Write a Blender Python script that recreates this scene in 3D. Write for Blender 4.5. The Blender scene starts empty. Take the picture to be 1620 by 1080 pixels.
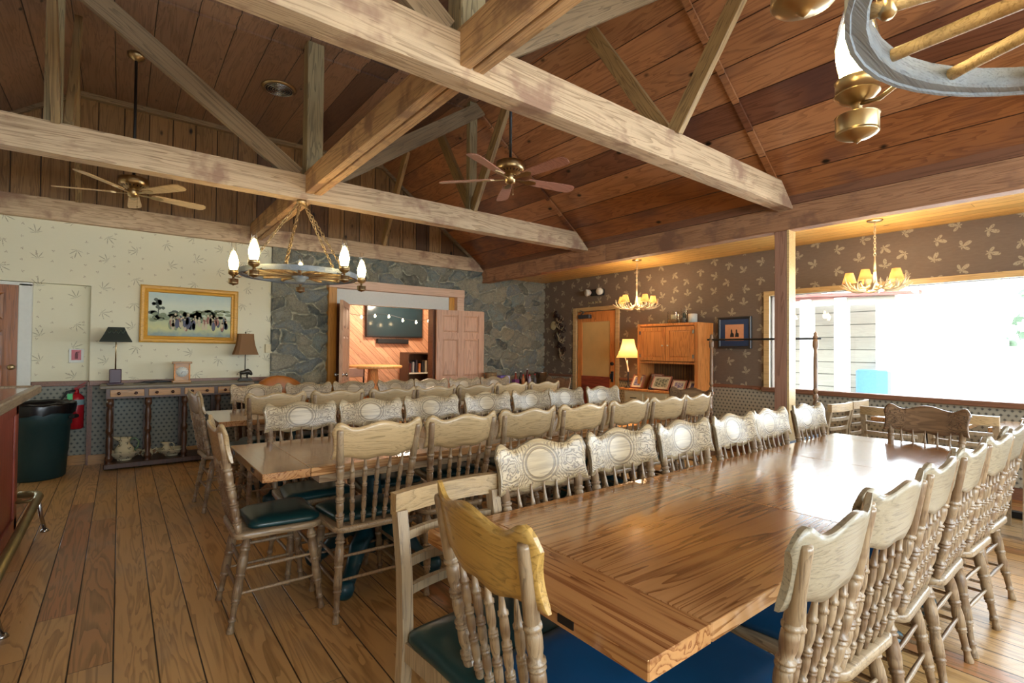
import bpy, math, random
import numpy as np
from mathutils import Vector, Matrix

random.seed(7)
SC = bpy.context.scene
COL = SC.collection
PI = math.pi

# ------------------------------------------------------------------ camera
H = 1.35
yaw, pit, rol = [math.radians(a) for a in (37.85, .95, .5)]
fw = Vector((math.sin(yaw)*math.cos(pit), math.cos(yaw)*math.cos(pit), math.sin(pit)))
ri = Vector((math.cos(yaw), -math.sin(yaw), 0)); up = ri.cross(fw)
ri, up = math.cos(rol)*ri + math.sin(rol)*up, -math.sin(rol)*ri + math.cos(rol)*up
cam = bpy.data.cameras.new('camera'); co = bpy.data.objects.new('camera', cam); COL.objects.link(co)
cam.sensor_width = 36; cam.lens = 798/1620*36; cam.clip_start = .03; cam.clip_end = 200
M = Matrix((ri, up, -fw)).transposed().to_4x4(); M.translation = (0, 0, H); co.matrix_world = M
SC.camera = co
SC.view_settings.view_transform = 'Standard'; SC.view_settings.look = 'None'
SC.view_settings.gamma = 1; SC.view_settings.use_curve_mapping = False
SC.view_settings.exposure = 0.88
SC.cycles.max_bounces = 8; SC.cycles.diffuse_bounces = 5; SC.cycles.transparent_max_bounces = 12
SC.cycles.sample_clamp_indirect = 4; SC.cycles.use_denoising = True
SC.cycles.caustics_reflective = False; SC.cycles.caustics_refractive = False

# ------------------------------------------------------------------ daylight
W = bpy.data.worlds.new('sky'); SC.world = W; W.use_nodes = True
bg = W.node_tree.nodes['Background']; bg.inputs[0].default_value = (.80, .92, 1.0, 1); bg.inputs[1].default_value = 9.0

def portal(loc, rot, sx, sy):
    l = bpy.data.lights.new('daylight_portal', 'AREA'); l.shape = 'RECTANGLE'; l.size = sx; l.size_y = sy
    l.cycles.is_portal = True
    o = bpy.data.objects.new('daylight_portal', l); o.location = loc; o.rotation_euler = rot; COL.objects.link(o)
portal((6.75, 0.2, 1.48), (0, PI/2, 0), 1.3, 6.0)
portal((1.9, -3.3, 1.8), (PI/2, 0, 0), 5.6, 1.6)  # unseen opening behind the camera, added to let in fill light

def lamp_light(name, loc, energy, color, r=.03, parent=None):
    l = bpy.data.lights.new(name, 'POINT'); l.energy = energy; l.color = color; l.shadow_soft_size = r
    o = bpy.data.objects.new(name, l); o.location = loc; COL.objects.link(o)
    if parent: o.parent = parent
    return o
WARM = (1.0, .72, .42)

# ------------------------------------------------------------------ materials
def C(h, k=1.0):
    h = h.lstrip('#'); v = [int(h[i:i+2], 16)/255 for i in (0, 2, 4)]
    return tuple((x/12.92 if x <= .04045 else ((x+.055)/1.055)**2.4)*k for x in v) + (1,)

class NT:
    def __init__(s, name):
        s.m = bpy.data.materials.new(name); s.m.use_nodes = True; s.t = s.m.node_tree
        s.b = s.t.nodes['Principled BSDF']; s.out = s.t.nodes['Material Output']
    def n(s, kind, **kw):
        x = s.t.nodes.new(kind)
        for k, v in kw.items():
            if k.startswith('_'): x.inputs[int(k[1:])].default_value = v
            else: setattr(x, k, v)
        return x
    def l(s, a, b): s.t.links.new(a, b)
    def math(s, op, a, b=None, c=None, clamp=False):
        x = s.n('ShaderNodeMath', operation=op, use_clamp=clamp)
        for i, v in enumerate((a, b, c)):
            if v is None: continue
            if isinstance(v, (int, float)): x.inputs[i].default_value = v
            else: s.l(v, x.inputs[i])
        return x.outputs[0]
    def mix(s, f, a, b, mode='MIX'):
        x = s.n('ShaderNodeMixRGB', blend_type=mode)
        for i, v in enumerate((f, a, b)):
            if isinstance(v, (int, float)): x.inputs[i].default_value = v
            elif isinstance(v, tuple): x.inputs[i].default_value = v
            else: s.l(v, x.inputs[i])
        return x.outputs[0]
    def ramp(s, f, stops):
        x = s.n('ShaderNodeValToRGB'); r = x.color_ramp
        while len(r.elements) < len(stops): r.elements.new(.5)
        for e, (p, c) in zip(r.elements, stops): e.position = p; e.color = c if isinstance(c, tuple) else (c, c, c, 1)
        s.l(f, x.inputs[0]); return x.outputs[0]
    def step(s, f, a, b):   # smooth 0..1 between a and b
        x = s.n('ShaderNodeMapRange', interpolation_type='SMOOTHSTEP'); s.l(f, x.inputs[0])
        x.inputs[1].default_value = a; x.inputs[2].default_value = b; return x.outputs[0]
    def obj(s, rnd=0.0):
        o = s.n('ShaderNodeTexCoord').outputs['Object']
        if rnd:
            i = s.n('ShaderNodeObjectInfo'); v = s.n('ShaderNodeVectorMath', operation='ADD')
            m = s.math('MULTIPLY', i.outputs['Random'], rnd); s.l(o, v.inputs[0]); s.l(m, v.inputs[1]); return v.outputs[0]
        return o
    def scale(s, v, sc, loc=(0, 0, 0)):
        x = s.n('ShaderNodeMapping'); x.inputs['Scale'].default_value = sc; x.inputs['Location'].default_value = loc
        s.l(v, x.inputs[0]); return x.outputs[0]
    def xyz(s, v):
        x = s.n('ShaderNodeSeparateXYZ'); s.l(v, x.inputs[0]); return x.outputs
    def comb(s, a, b, c=0.0):
        x = s.n('ShaderNodeCombineXYZ')
        for i, v in enumerate((a, b, c)):
            if isinstance(v, (int, float)): x.inputs[i].default_value = v
            else: s.l(v, x.inputs[i])
        return x.outputs[0]
    def noise(s, v, sc=5, det=3, rough=.5, dist=0):
        x = s.n('ShaderNodeTexNoise'); x.inputs['Scale'].default_value = sc; x.inputs['Detail'].default_value = det
        x.inputs['Roughness'].default_value = rough; x.inputs['Distortion'].default_value = dist
        s.l(v, x.inputs['Vector']); return x.outputs['Fac']
    def white(s, v):
        x = s.n('ShaderNodeTexWhiteNoise', noise_dimensions='3D'); s.l(v, x.inputs[0]); return x.outputs['Value']
    def bump(s, h, st=.3, d=.01):
        x = s.n('ShaderNodeBump'); x.inputs['Strength'].default_value = st; x.inputs['Distance'].default_value = d
        s.l(h, x.inputs['Height']); s.l(x.outputs[0], s.b.inputs['Normal'])
    def col(s, c):
        if isinstance(c, tuple): s.b.inputs['Base Color'].default_value = c
        else: s.l(c, s.b.inputs['Base Color'])
    def rough(s, r):
        if isinstance(r, (int, float)): s.b.inputs['Roughness'].default_value = r
        else: s.l(r, s.b.inputs['Roughness'])

MATS = {}
def plain(name, c, rough=.6, metal=0.0, spec=.5, mott=.06, sc=30):
    t = NT(name); c = C(c) if isinstance(c, str) else c
    n = t.noise(t.obj(3.0), sc, 3)
    t.col(t.mix(n, tuple(x*(1-mott*2) for x in c[:3])+(1,), tuple(min(1, x*(1+mott*2)) for x in c[:3])+(1,)))
    t.rough(rough); t.b.inputs['Metallic'].default_value = metal; t.b.inputs['Specular IOR Level'].default_value = spec
    return t.m

def wood(name, lo, hi, axis=2, rough=.5, fine=1.0, bump=.25, coat=0.0, ring=.5, rnd=9.0, tint=.25, knots=False, dirt=None, turned=None):
    """grain along the local axis; ring: strength of the long cathedral bands"""
    t = NT(name); v = t.obj(rnd)
    s1 = [7.0*fine]*3; s1[axis] = .45*fine
    s2 = [150.0*fine]*3; s2[axis] = 2.2*fine
    a = t.noise(t.scale(v, tuple(s1)), 1.0, 3, .55, .6)
    bands = t.math('FRACT', t.math('MULTIPLY', a, 15.0))
    bands = t.step(bands, .0, .8)
    b = t.noise(t.scale(v, tuple(s2)), 1.0, 4, .65)
    f = t.math('ADD', t.math('MULTIPLY', bands, ring), t.math('MULTIPLY', b, 1.25-ring))
    col = t.ramp(f, [(.28, C(lo)), (.62, C(hi)), (.95, tuple(min(1, x*1.12) for x in C(hi)[:3])+(1,))])
    i = t.n('ShaderNodeObjectInfo').outputs['Random']
    big = t.noise(v, 1.7, 2)
    k = t.math('ADD', t.math('MULTIPLY', i, tint), t.math('MULTIPLY', big, tint*1.2))
    k = t.math('ADD', k, 1-tint)
    col = t.mix(1.0, col, t.comb(k, k, k), 'MULTIPLY')
    if knots:
        sk = [7.0]*3; sk[axis] = 3.0
        vo = t.n('ShaderNodeTexVoronoi', _2=1.0); t.l(t.scale(v, tuple(sk)), vo.inputs['Vector'])
        col = t.mix(t.step(vo.outputs['Distance'], .16, .05), col, C('#1b120c'))
    if turned:
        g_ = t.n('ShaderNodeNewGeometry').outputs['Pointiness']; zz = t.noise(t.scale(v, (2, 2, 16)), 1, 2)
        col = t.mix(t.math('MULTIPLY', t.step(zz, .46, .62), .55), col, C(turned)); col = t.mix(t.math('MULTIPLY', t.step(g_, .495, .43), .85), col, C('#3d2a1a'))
    if dirt:
        col = t.mix(t.step(t.noise(v, 3.2, 4, .6), .5, .68), col, C(dirt))
    t.col(col); t.rough(rough); t.bump(f, bump, .004)
    t.b.inputs['Coat Weight'].default_value = coat; t.b.inputs['Coat Roughness'].default_value = .12
    return t.m

def planks(name, lo, hi, w, L, across='x', along='y', groove=.006, rough=.4, gcol='#120b06', var=.35, knots=.0, coat=0.0, ring=.5, tones=(), joints=True, gd=.012, stain=None, ph=0.0):
    t = NT(name); o = t.xyz(t.obj()); ix = dict(x=0, y=1, z=2)
    if across == 'd':   # diagonal boards on a plane facing y
        u = t.math('MULTIPLY', t.math('ADD', o[0], o[2]), .7071); v = t.math('MULTIPLY', t.math('SUBTRACT', o[0], o[2]), .7071)
    else: u, v = o[ix[across]], o[ix[along]]
    un = t.math('DIVIDE', t.math('SUBTRACT', u, ph), w)
    iu = t.math('FLOOR', un); fu = t.math('SUBTRACT', un, iu)
    h = t.white(t.comb(iu, 3.7)); vn = t.math('ADD', t.math('DIVIDE', v, L), t.math('MULTIPLY', h, 7.3))
    iv = t.math('FLOOR', vn); fv = t.math('SUBTRACT', vn, iv)
    idv = t.comb(iu, iv if joints else 0.0, 1.3); r1 = t.white(idv); r2 = t.white(t.comb(iu, iv if joints else 0.0, 8.9))
    edge = t.math('MULTIPLY', t.math('MINIMUM', fu, t.math('SUBTRACT', 1.0, fu)), w)
    if joints:
        e2 = t.math('MULTIPLY', t.math('MINIMUM', fv, t.math('SUBTRACT', 1.0, fv)), L); edge = t.math('MINIMUM', edge, t.math('ADD', e2, groove*.3))
    g = t.step(edge, groove*.25, groove)
    off = t.math('MULTIPLY', r1, 53.0)
    a = t.noise(t.comb(t.math('MULTIPLY', u, 8.0), t.math('MULTIPLY', v, .75), off), 1.0, 3, .5, .8)
    bands = t.step(t.math('FRACT', t.math('MULTIPLY', a, 10.0)), 0, .8)
    b = t.noise(t.comb(t.math('MULTIPLY', u, 110.0), t.math('MULTIPLY', v, 3.0), off), 1.0, 4, .65)
    f = t.math('ADD', t.math('MULTIPLY', bands, ring), t.math('MULTIPLY', b, 1.2-ring))
    col = t.ramp(f, [(.2, C(lo)), (.7, C(hi))])
    for k, (tc, th) in enumerate(tones):
        col = t.mix(t.step(t.white(t.comb(iu, iv if joints else 0.0, 20.0+k)), th, th+.02), col, t.mix(.75, col, t.mix(1.0, col, C(tc), 'OVERLAY')))
    k = t.math('ADD', t.math('MULTIPLY', r2, var), 1-var*.6)
    col = t.mix(1.0, col, t.comb(k, k, k), 'MULTIPLY')
    if stain:
        col = t.mix(t.math('MULTIPLY', t.step(t.noise(t.comb(u, t.math('MULTIPLY', v, .6), off), 1.6, 3, .6), .5, .72), .7), col, C(stain))
    if knots:
        vo = t.n('ShaderNodeTexVoronoi', _2=1.0); t.l(t.comb(t.math('MULTIPLY', u, 5.2), t.math('MULTIPLY', v, 2.6), off), vo.inputs['Vector'])
        km = t.step(vo.outputs['Distance'], knots, knots*.35); col = t.mix(km, col, C('#150c08'))
    col = t.mix(g, C(gcol), col)
    t.col(col); t.rough(rough); t.bump(t.math('ADD', t.math('MULTIPLY', g, 1.0), t.math('MULTIPLY', f, .12)), .55, gd)
    t.b.inputs['Coat Weight'].default_value = coat; t.b.inputs['Coat Roughness'].default_value = .15
    return t.m

def leafpaper(name, base, base2, leaf, ax, cell, R, lobes=2.5, lean=.35, edge=.02, dens=1.0, thin=1.0, fibre=.5, second=None):
    """wallpaper: one printed sprig per cell, turned at random"""
    t = NT(name); o = t.xyz(t.obj()); u, v = o[ax], o[2]
    bn = t.noise(t.comb(t.math('MULTIPLY', u, 14.0), t.math('MULTIPLY', v, 60.0)), 1.0, 3, .6)
    col = t.mix(t.math('MULTIPLY', bn, fibre), C(base), C(base2))
    def layer(col, cell, R, lobes, lc, seed, thin, dens):
        un = t.math('ADD', t.math('DIVIDE', u, cell), seed); vn0 = t.math('DIVIDE', v, cell)
        iu = t.math('FLOOR', un); vn = t.math('ADD', vn0, t.math('MULTIPLY', t.math('MODULO', iu, 2.0), .5))
        iv = t.math('FLOOR', vn)
        r1 = t.white(t.comb(iu, iv, seed+1.1)); r2 = t.white(t.comb(iu, iv, seed+5.1)); r3 = t.white(t.comb(iu, iv, seed+9.1))
        du = t.math('SUBTRACT', t.math('SUBTRACT', t.math('SUBTRACT', un, iu), .5), t.math('MULTIPLY', t.math('SUBTRACT', r1, .5), .25))
        dv = t.math('SUBTRACT', t.math('SUBTRACT', t.math('SUBTRACT', vn, iv), .5), t.math('MULTIPLY', t.math('SUBTRACT', r2, .5), .25))
        rr = t.math('MULTIPLY', t.math('SQRT', t.math('ADD', t.math('POWER', du, 2.0), t.math('POWER', dv, 2.0))), cell)
        th = t.math('ADD', t.math('ARCTAN2', dv, du), t.math('MULTIPLY', r3, 6.283))
        lob = t.math('POWER', t.math('ABSOLUTE', t.math('COSINE', t.math('MULTIPLY', th, lobes))), thin)
        half = t.math('ADD', .5+lean, t.math('MULTIPLY', t.math('COSINE', th), .5-lean*.2))
        rad = t.math('MULTIPLY', t.math('MULTIPLY', lob, half), R)
        m = t.step(t.math('SUBTRACT', rad, rr), 0.0, edge*R*4)
        m = t.math('MULTIPLY', m, t.math('LESS_THAN', t.white(t.comb(iu, iv, seed+12.0)), dens))
        brk = t.step(t.noise(t.comb(u, v, seed), 90, 2), .3, .5)
        return t.mix(t.math('MULTIPLY', m, brk), col, C(lc))
    col = layer(col, cell, R, lobes, leaf, 0.0, thin, dens)
    if second: col = layer(col, *second)
    t.col(col); t.rough(.8); t.b.inputs['Specular IOR Level'].default_value = .25
    return t.m

def dotpaper(name, ax, base='#a9a699', dot='#5f5f5c', cell=.052):
    t = NT(name); o = t.xyz(t.obj()); u, v = o[ax], o[2]
    un = t.math('DIVIDE', u, cell); vn0 = t.math('DIVIDE', v, cell*.85); iv = t.math('FLOOR', vn0)
    un = t.math('ADD', un, t.math('MULTIPLY', t.math('ABSOLUTE', t.math('MODULO', iv, 2.0)), .5))
    fu = t.math('ABSOLUTE', t.math('SUBTRACT', t.math('FRACT', un), .5)); fv = t.math('ABSOLUTE', t.math('SUBTRACT', t.math('FRACT', vn0), .5))
    d = t.math('ADD', t.math('MULTIPLY', fu, 1.15), fv)
    m = t.step(d, .36, .26); m2 = t.step(t.math('ABSOLUTE', t.math('SUBTRACT', d, .47)), .04, .015)
    col = t.mix(m, C(base), C(dot)); col = t.mix(t.math('MULTIPLY', m2, .35), col, C(dot))
    t.col(col); t.rough(.8); return t.m

def emit(name, c, k):
    t = NT(name); e = t.n('ShaderNodeEmission'); e.inputs[0].default_value = C(c); e.inputs[1].default_value = k
    t.l(e.outputs[0], t.out.inputs[0]); return t.m
def thin_glass(name, tint=(1, 1, 1, 1), gl=.08, rough=.02):
    t = NT(name); a = t.n('ShaderNodeBsdfTransparent'); a.inputs[0].default_value = tint
    g = t.n('ShaderNodeBsdfGlossy'); g.inputs['Roughness'].default_value = rough
    lw = t.n('ShaderNodeLayerWeight'); lw.inputs[0].default_value = .25
    f = t.math('ADD', t.math('MULTIPLY', lw.outputs['Fresnel'], .6), gl*.3)
    mx = t.n('ShaderNodeMixShader'); t.l(f, mx.inputs[0]); t.l(a.outputs[0], mx.inputs[1]); t.l(g.outputs[0], mx.inputs[2])
    t.l(mx.outputs[0], t.out.inputs[0]); return t.m
def shade_cloth(name, c, glow=0.0, gc='#ffb066'):
    t = NT(name); d = t.n('ShaderNodeBsdfDiffuse'); tr = t.n('ShaderNodeBsdfTranslucent')
    w = t.noise(t.scale(t.obj(), (120, 120, 400)), 1, 2)
    cc = t.mix(w, tuple(x*.85 for x in C(c)[:3])+(1,), C(c)); t.l(cc, d.inputs[0]); t.l(cc, tr.inputs[0])
    mx = t.n('ShaderNodeMixShader', _0=.5); t.l(d.outputs[0], mx.inputs[1]); t.l(tr.outputs[0], mx.inputs[2]); t.l(mx.outputs[0], t.out.inputs[0])
    if glow:
        e = t.n('ShaderNodeEmission'); e.inputs[0].default_value = C(gc); e.inputs[1].default_value = glow
        ad = t.n('ShaderNodeAddShader'); t.l(mx.outputs[0], ad.inputs[0]); t.l(e.outputs[0], ad.inputs[1]); t.l(ad.outputs[0], t.out.inputs[0])
    return t.m

m_floor = planks('oak_floor', '#95703f', '#c99f66', .15, 2.3, 'x', 'y', .004, .36, var=.2, coat=.12, tones=(('#8a7c78', .86),), stain='#9a8872')
m_ceil = planks('knotty_pine', '#604634', '#8a6a54', .288, 9.0, 'x', 'y', .006, .3, ph=.204, joints=False, gcol='#22140c', var=.35, knots=.09, ring=.35, tones=(('#5a4a50', .8),), coat=.1)
m_ceilR = planks('knotty_pine_red', '#7a4e36', '#b07e58', .235, 9.0, 'x', 'y', .005, .3, ph=4.88, joints=False, gcol='#341a10', var=.4, knots=.13, ring=.35, tones=(('#5a4a60', .7), ('#a08a70', .62)), coat=.1, stain='#4f3a3c')
m_gable = planks('gable_board', '#6b5034', '#9a7850', .24, 9.0, 'x', 'z', .008, .4, gcol='#221307', var=.45, knots=.14, ring=.35, tones=(('#5a4a50', .8),), joints=False)
m_alcove = planks('alcove_pine', '#cc9448', '#ecc070', .14, 3.5, 'x', 'y', .004, .35, gcol='#5a3010', var=.25, knots=.12, ring=.4)
m_beam_x = wood('sawn_fir_x', '#8a7054', '#b89f80', 0, .65, 1.0, .8, ring=.45, tint=.3, knots=False, dirt='#96765f')
m_beam_y = wood('sawn_fir_y', '#8a6843', '#b8946a', 1, .6, 1.0, .8, ring=.45, tint=.3, dirt='#8f6c50')
m_beam_z = wood('sawn_fir_z', '#5f5540', '#8d7f60', 2, .6, 1.0, .6, ring=.45, tint=.35)
m_header = wood('header_fir', '#7a5238', '#a47a5a', 1, .65, 1.0, .8, ring=.4, tint=.25, dirt='#7d5b48')
m_web = wood('web_fir', '#5b4c38', '#877358', 0, .65, 1.0, .6, ring=.4, tint=.4)
m_trimwood = wood('stained_trim', '#583a2a', '#7a5440', 1, .4, 1.0, .2, ring=.3)
m_trimgold = wood('window_casing', '#a08458', '#c2a676', 1, .4, 1.0, .2, ring=.3)
m_post = wood('post_fir', '#6e4b3c', '#8e6a58', 2, .5, 1.0, .4, ring=.4)
m_chair = wood('worn_oak', '#5c4b3c', '#927c60', 2, .36, 1.6, .3, ring=.3, tint=.24, turned='#64462e', coat=.2)
m_chairx = wood('worn_oak_rail', '#74603f', '#a98e66', 0, .36, 1.5, .3, ring=.28, tint=.3, coat=.25)
m_seat = wood('worn_oak_seat', '#655340', '#988468', 1, .35, 1.2, .3, ring=.35, tint=.22, coat=.2)
m_darkcrest = wood('brown_oak_rail', '#5e4630', '#8a6c4c', 0, .38, 1.3, .3, ring=.35, tint=.1, coat=.1)
m_tablex = wood('table_oak_x', '#74461e', '#b5885a', 0, .14, 1.0, .08, ring=.5, tint=.12, coat=.8)
m_tabley = wood('table_oak_y', '#744220', '#a87a4c', 1, .14, 1.0, .08, ring=.5, tint=.12, coat=.8)
m_tableedge = wood('table_oak_edge', '#8a6a4a', '#b49a78', 0, .35, 1.0, .25, ring=.4, tint=.15)
m_teal = plain('painted_teal_iron', '#0f3f4c', .35, 0, .5, .2)
m_vgreen = plain('green_vinyl', '#12383a', .28, 0, .5, .1, 6)
m_vblue = plain('blue_vinyl', '#12446a', .3, 0, .5, .12, 6)
m_brass = plain('aged_brass', '#b8a078', .32, 1.0, .5, .15)
m_iron = plain('dark_iron', '#2a2826', .5, .6)
m_black = plain('black_plastic', '#15161a', .45)
m_darkwood = wood('dark_turned_wood', '#2a1b12', '#4a3020', 2, .35, 1.2, .3, ring=.3)
m_darktop = wood('dark_table_top', '#4b3f30', '#6d6048', 0, .4, 1.0, .3, ring=.3)
m_drawer = wood('drawer_oak', '#7c5426', '#a87a40', 0, .35, 1.2, .2, ring=.4)
m_cherry = wood('cherry_panel', '#7a4728', '#a8683e', 2, .35, 1.0, .2, ring=.4, tint=.1)
m_hutch = wood('pine_hutch', '#a4602c', '#cf8848', 2, .35, 1.0, .2, ring=.45, tint=.1)
m_pinkoak = wood('pale_fir_door', '#a0755a', '#c89e80', 2, .45, 1.0, .25, ring=.35, tint=.1)
m_orangejamb = wood('orange_jamb', '#a06a20', '#c28a3c', 2, .45, 1.0, .2, ring=.3)
m_casing = wood('pale_casing', '#b08c72', '#cfae94', 0, .5, 1.0, .2, ring=.3)
m_white = plain('white_paint', '#cfd0c8', .5, 0, .5, .03)
m_cream = plain('cream_paint', '#cfc29a', .5, 0, .5, .04)
m_shadeblack = plain('fringe_black_green', '#1d261d', .6)
m_gold = wood('gilt_frame', '#9a6a20', '#c8963c', 0, .35, 2.0, .3, ring=.3)
m_ceramic = plain('glazed_cream', '#d8cfb0', .2, 0, .5, .05)
m_red = plain('red_enamel', '#a81824', .3)
m_antler = plain('pale_antler', '#e0cba4', .5, 0, .4, .12, 25)
m_steel = plain('brushed_steel', '#b8b8b8', .25, 1.0)
m_silver = plain('weathered_rim', '#9aa4aa', .5, .3, .5, .2, 12)
m_rim = wood('weathered_rim_wood', '#4e565e', '#80888e', 0, .5, 2.0, .6, ring=.2, dirt='#6a6258')
m_spoke = wood('wheel_spoke', '#8f7850', '#bda67c', 0, .45, 2.0, .4, ring=.3, dirt='#8a6230')
m_flame = emit('lamp_glow', '#ffe2a0', 26)
m_string = emit('string_bulb', '#ffd9a0', 22)
m_chimney = thin_glass('chimney_glass', (1, .98, .94, 1), .2)
m_window = thin_glass('window_glass', (1, 1, 1, 1), .05, .0)
m_stone_d = None

# ------------------------------------------------------------------ mesh tools
class MB:
    def __init__(s): s.v = []; s.f = []; s.mi = []; s.sm = []
    def add(s, vs, fs, mi=0, M=None, smooth=False):
        b = len(s.v)
        for p in vs:
            p = Vector(p); s.v.append(tuple(M @ p) if M is not None else tuple(p))
        for f in fs: s.f.append(tuple(b+i for i in f)); s.mi.append(mi); s.sm.append(smooth)
        return s
    def box(s, lo, hi, mi=0, M=None, bev=0.0):
        (x0, y0, z0), (x1, y1, z1) = lo, hi
        if x0 > x1: x0, x1 = x1, x0
        if y0 > y1: y0, y1 = y1, y0
        if z0 > z1: z0, z1 = z1, z0
        b = min(bev, .45*min(x1-x0, y1-y0, z1-z0))
        if b <= 0:
            vs = [(x, y, z) for z in (z0, z1) for y in (y0, y1) for x in (x0, x1)]
            return s.add(vs, [(0, 2, 3, 1), (4, 5, 7, 6), (0, 1, 5, 4), (2, 6, 7, 3), (0, 4, 6, 2), (1, 3, 7, 5)], mi, M)
        vs = []; fs = []
        for zc, zi, (bx) in ((z0, z0+b, 0), (z1, z1-b, 1)): pass
        ring = lambda ins, z: [(x0+ins+b, y0+ins, z), (x1-ins-b, y0+ins, z), (x1-ins, y0+ins+b, z), (x1-ins, y1-ins-b, z),
                               (x1-ins-b, y1-ins, z), (x0+ins+b, y1-ins, z), (x0+ins, y1-ins-b, z), (x0+ins, y0+ins+b, z)]
        e = b*.7
        R = [ring(e, z0), ring(0, z0+e), ring(0, z1-e), ring(e, z1)]
        for r in R: vs += r
        for k in range(3):
            for i in range(8): fs.append((k*8+i, k*8+(i+1) % 8, (k+1)*8+(i+1) % 8, (k+1)*8+i))
        fs.append(tuple(reversed(range(8)))); fs.append(tuple(range(24, 32)))
        return s.add(vs, fs, mi, M)
    def obox(s, a, b, w, h, mi=0, upv=(0, 0, 1), bev=0.0):
        """bar from a to b, w sideways, h along upv"""
        a = Vector(a); b = Vector(b); d = (b-a); L = d.length; d.normalize()
        u = Vector(upv); sx = d.cross(u)
        if sx.length < 1e-4: sx = d.cross(Vector((0, 1, 0)))
        sx.normalize(); u = sx.cross(d)
        M = Matrix((d, sx, u)).transposed().to_4x4(); M.translation = a
        return s.box((0, -w/2, -h/2), (L, w/2, h/2), mi, M, bev)
    def lathe(s, a, b, prof, seg=12, mi=0, cap=True, smooth=True):
        """prof: (t along a->b, radius)"""
        a = Vector(a); b = Vector(b); d = b-a; dn = d.normalized()
        x = dn.orthogonal().normalized(); y = dn.cross(x); vs = []; fs = []
        for t, r in prof:
            c = a+d*t
            for k in range(seg):
                an = 2*PI*k/seg; vs.append(c+x*(r*math.cos(an))+y*(r*math.sin(an)))
        n = len(prof)
        for i in range(n-1):
            for k in range(seg):
                k2 = (k+1) % seg; fs.append((i*seg+k, i*seg+k2, (i+1)*seg+k2, (i+1)*seg+k))
        if cap: fs.append(tuple(reversed(range(seg)))); fs.append(tuple(range((n-1)*seg, n*seg)))
        return s.add(vs, fs, mi, None, smooth)
    def tube(s, pts, r, seg=8, mi=0, closed=False):
        pts = [Vector(p) for p in pts]; n = len(pts); vs = []; fs = []; prev = None
        for i, p in enumerate(pts):
            if closed: d = (pts[(i+1) % n]-pts[i-1])
            else: d = pts[min(i+1, n-1)]-pts[max(i-1, 0)]
            d.normalize()
            x = d.orthogonal().normalized() if prev is None else (prev-d*prev.dot(d)).normalized()
            prev = x; y = d.cross(x); rr = r[i] if isinstance(r, (list, tuple)) else r
            for k in range(seg):
                an = 2*PI*k/seg; vs.append(p+x*(rr*math.cos(an))+y*(rr*math.sin(an)))
        m = n if closed else n-1
        for i in range(m):
            j = (i+1) % n
            for k in range(seg):
                k2 = (k+1) % seg; fs.append((i*seg+k, i*seg+k2, j*seg+k2, j*seg+k))
        if not closed: fs.append(tuple(reversed(range(seg)))); fs.append(tuple(range((n-1)*seg, n*seg)))
        return s.add(vs, fs, mi, None, True)
    def prism(s, out, z0, z1, mi=0, M=None, smooth=False):
        n = len(out); vs = [(x, y, z0) for x, y in out]+[(x, y, z1) for x, y in out]
        fs = [tuple(reversed(range(n))), tuple(range(n, 2*n))]+[(i, (i+1) % n, n+(i+1) % n, n+i) for i in range(n)]
        return s.add(vs, fs, mi, M, smooth)
    def loops(s, L, mi=0, cap=True, smooth=True, M=None):
        n = len(L[0]); vs = [p for l in L for p in l]; fs = []
        for i in range(len(L)-1):
            for k in range(n): fs.append((i*n+k, i*n+(k+1) % n, (i+1)*n+(k+1) % n, (i+1)*n+k))
        if cap: fs.append(tuple(reversed(range(n)))); fs.append(tuple(range((len(L)-1)*n, len(L)*n)))
        return s.add(vs, fs, mi, M, smooth)
    def build(s, name, mats, parent=None, loc=None):
        me = bpy.data.meshes.new(name); me.from_pydata([tuple(v) for v in s.v], [], s.f)
        for m in (mats if isinstance(mats, (list, tuple)) else [mats]): me.materials.append(m)
        for p, i, sm in zip(me.polygons, s.mi, s.sm): p.material_index = i; p.use_smooth = sm
        me.update(); o = bpy.data.objects.new(name, me); COL.objects.link(o)
        if parent is not None: o.parent = parent
        if loc is not None: o.location = loc
        return o

def bar(name, a, e, w, h, mat, parent=None, upv=(0, 0, 1), bev=.003):
    a = Vector(a); e = Vector(e); d = e-a; L = d.length; d.normalize(); u = Vector(upv); sx = u.cross(d).normalized(); u = d.cross(sx)
    b = MB(); b.box((0, -w/2, -h/2), (L, w/2, h/2), 0, None, bev); o = b.build(name, mat, parent)
    M = Matrix((d, sx, u)).transposed(); o.rotation_euler = M.to_euler(); o.location = a; return o

def thing(name, label, cat, loc=(0, 0, 0), rz=0.0, group=None):
    o = bpy.data.objects.new(name, None); COL.objects.link(o); o.empty_display_size = .1
    o.location = loc; o.rotation_euler = (0, 0, rz); o['label'] = label; o['category'] = cat
    if group: o['group'] = group
    return o
def tag(o, label, cat, group=None):
    o['label'] = label; o['category'] = cat
    if group: o['group'] = group
    return o
def struct(o, label=None):
    o['kind'] = 'structure'
    if label: o['label'] = label
    return o
def kids(o): return [c for c in o.children]
def copy_tree(src, loc, rz, label=None, group=None):
    def cp(o, par):
        c = o.copy(); COL.objects.link(c)
        if par is not None: c.parent = par
        for ch in kids(o): cp(ch, c)
        return c
    r = cp(src, None); r.location = loc; r.rotation_euler = (0, 0, rz)
    if label: r['label'] = label
    if group: r['group'] = group
    return r
ORD = ['first', 'second', 'third', 'fourth', 'fifth', 'sixth', 'seventh', 'eighth', 'ninth', 'tenth']

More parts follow.
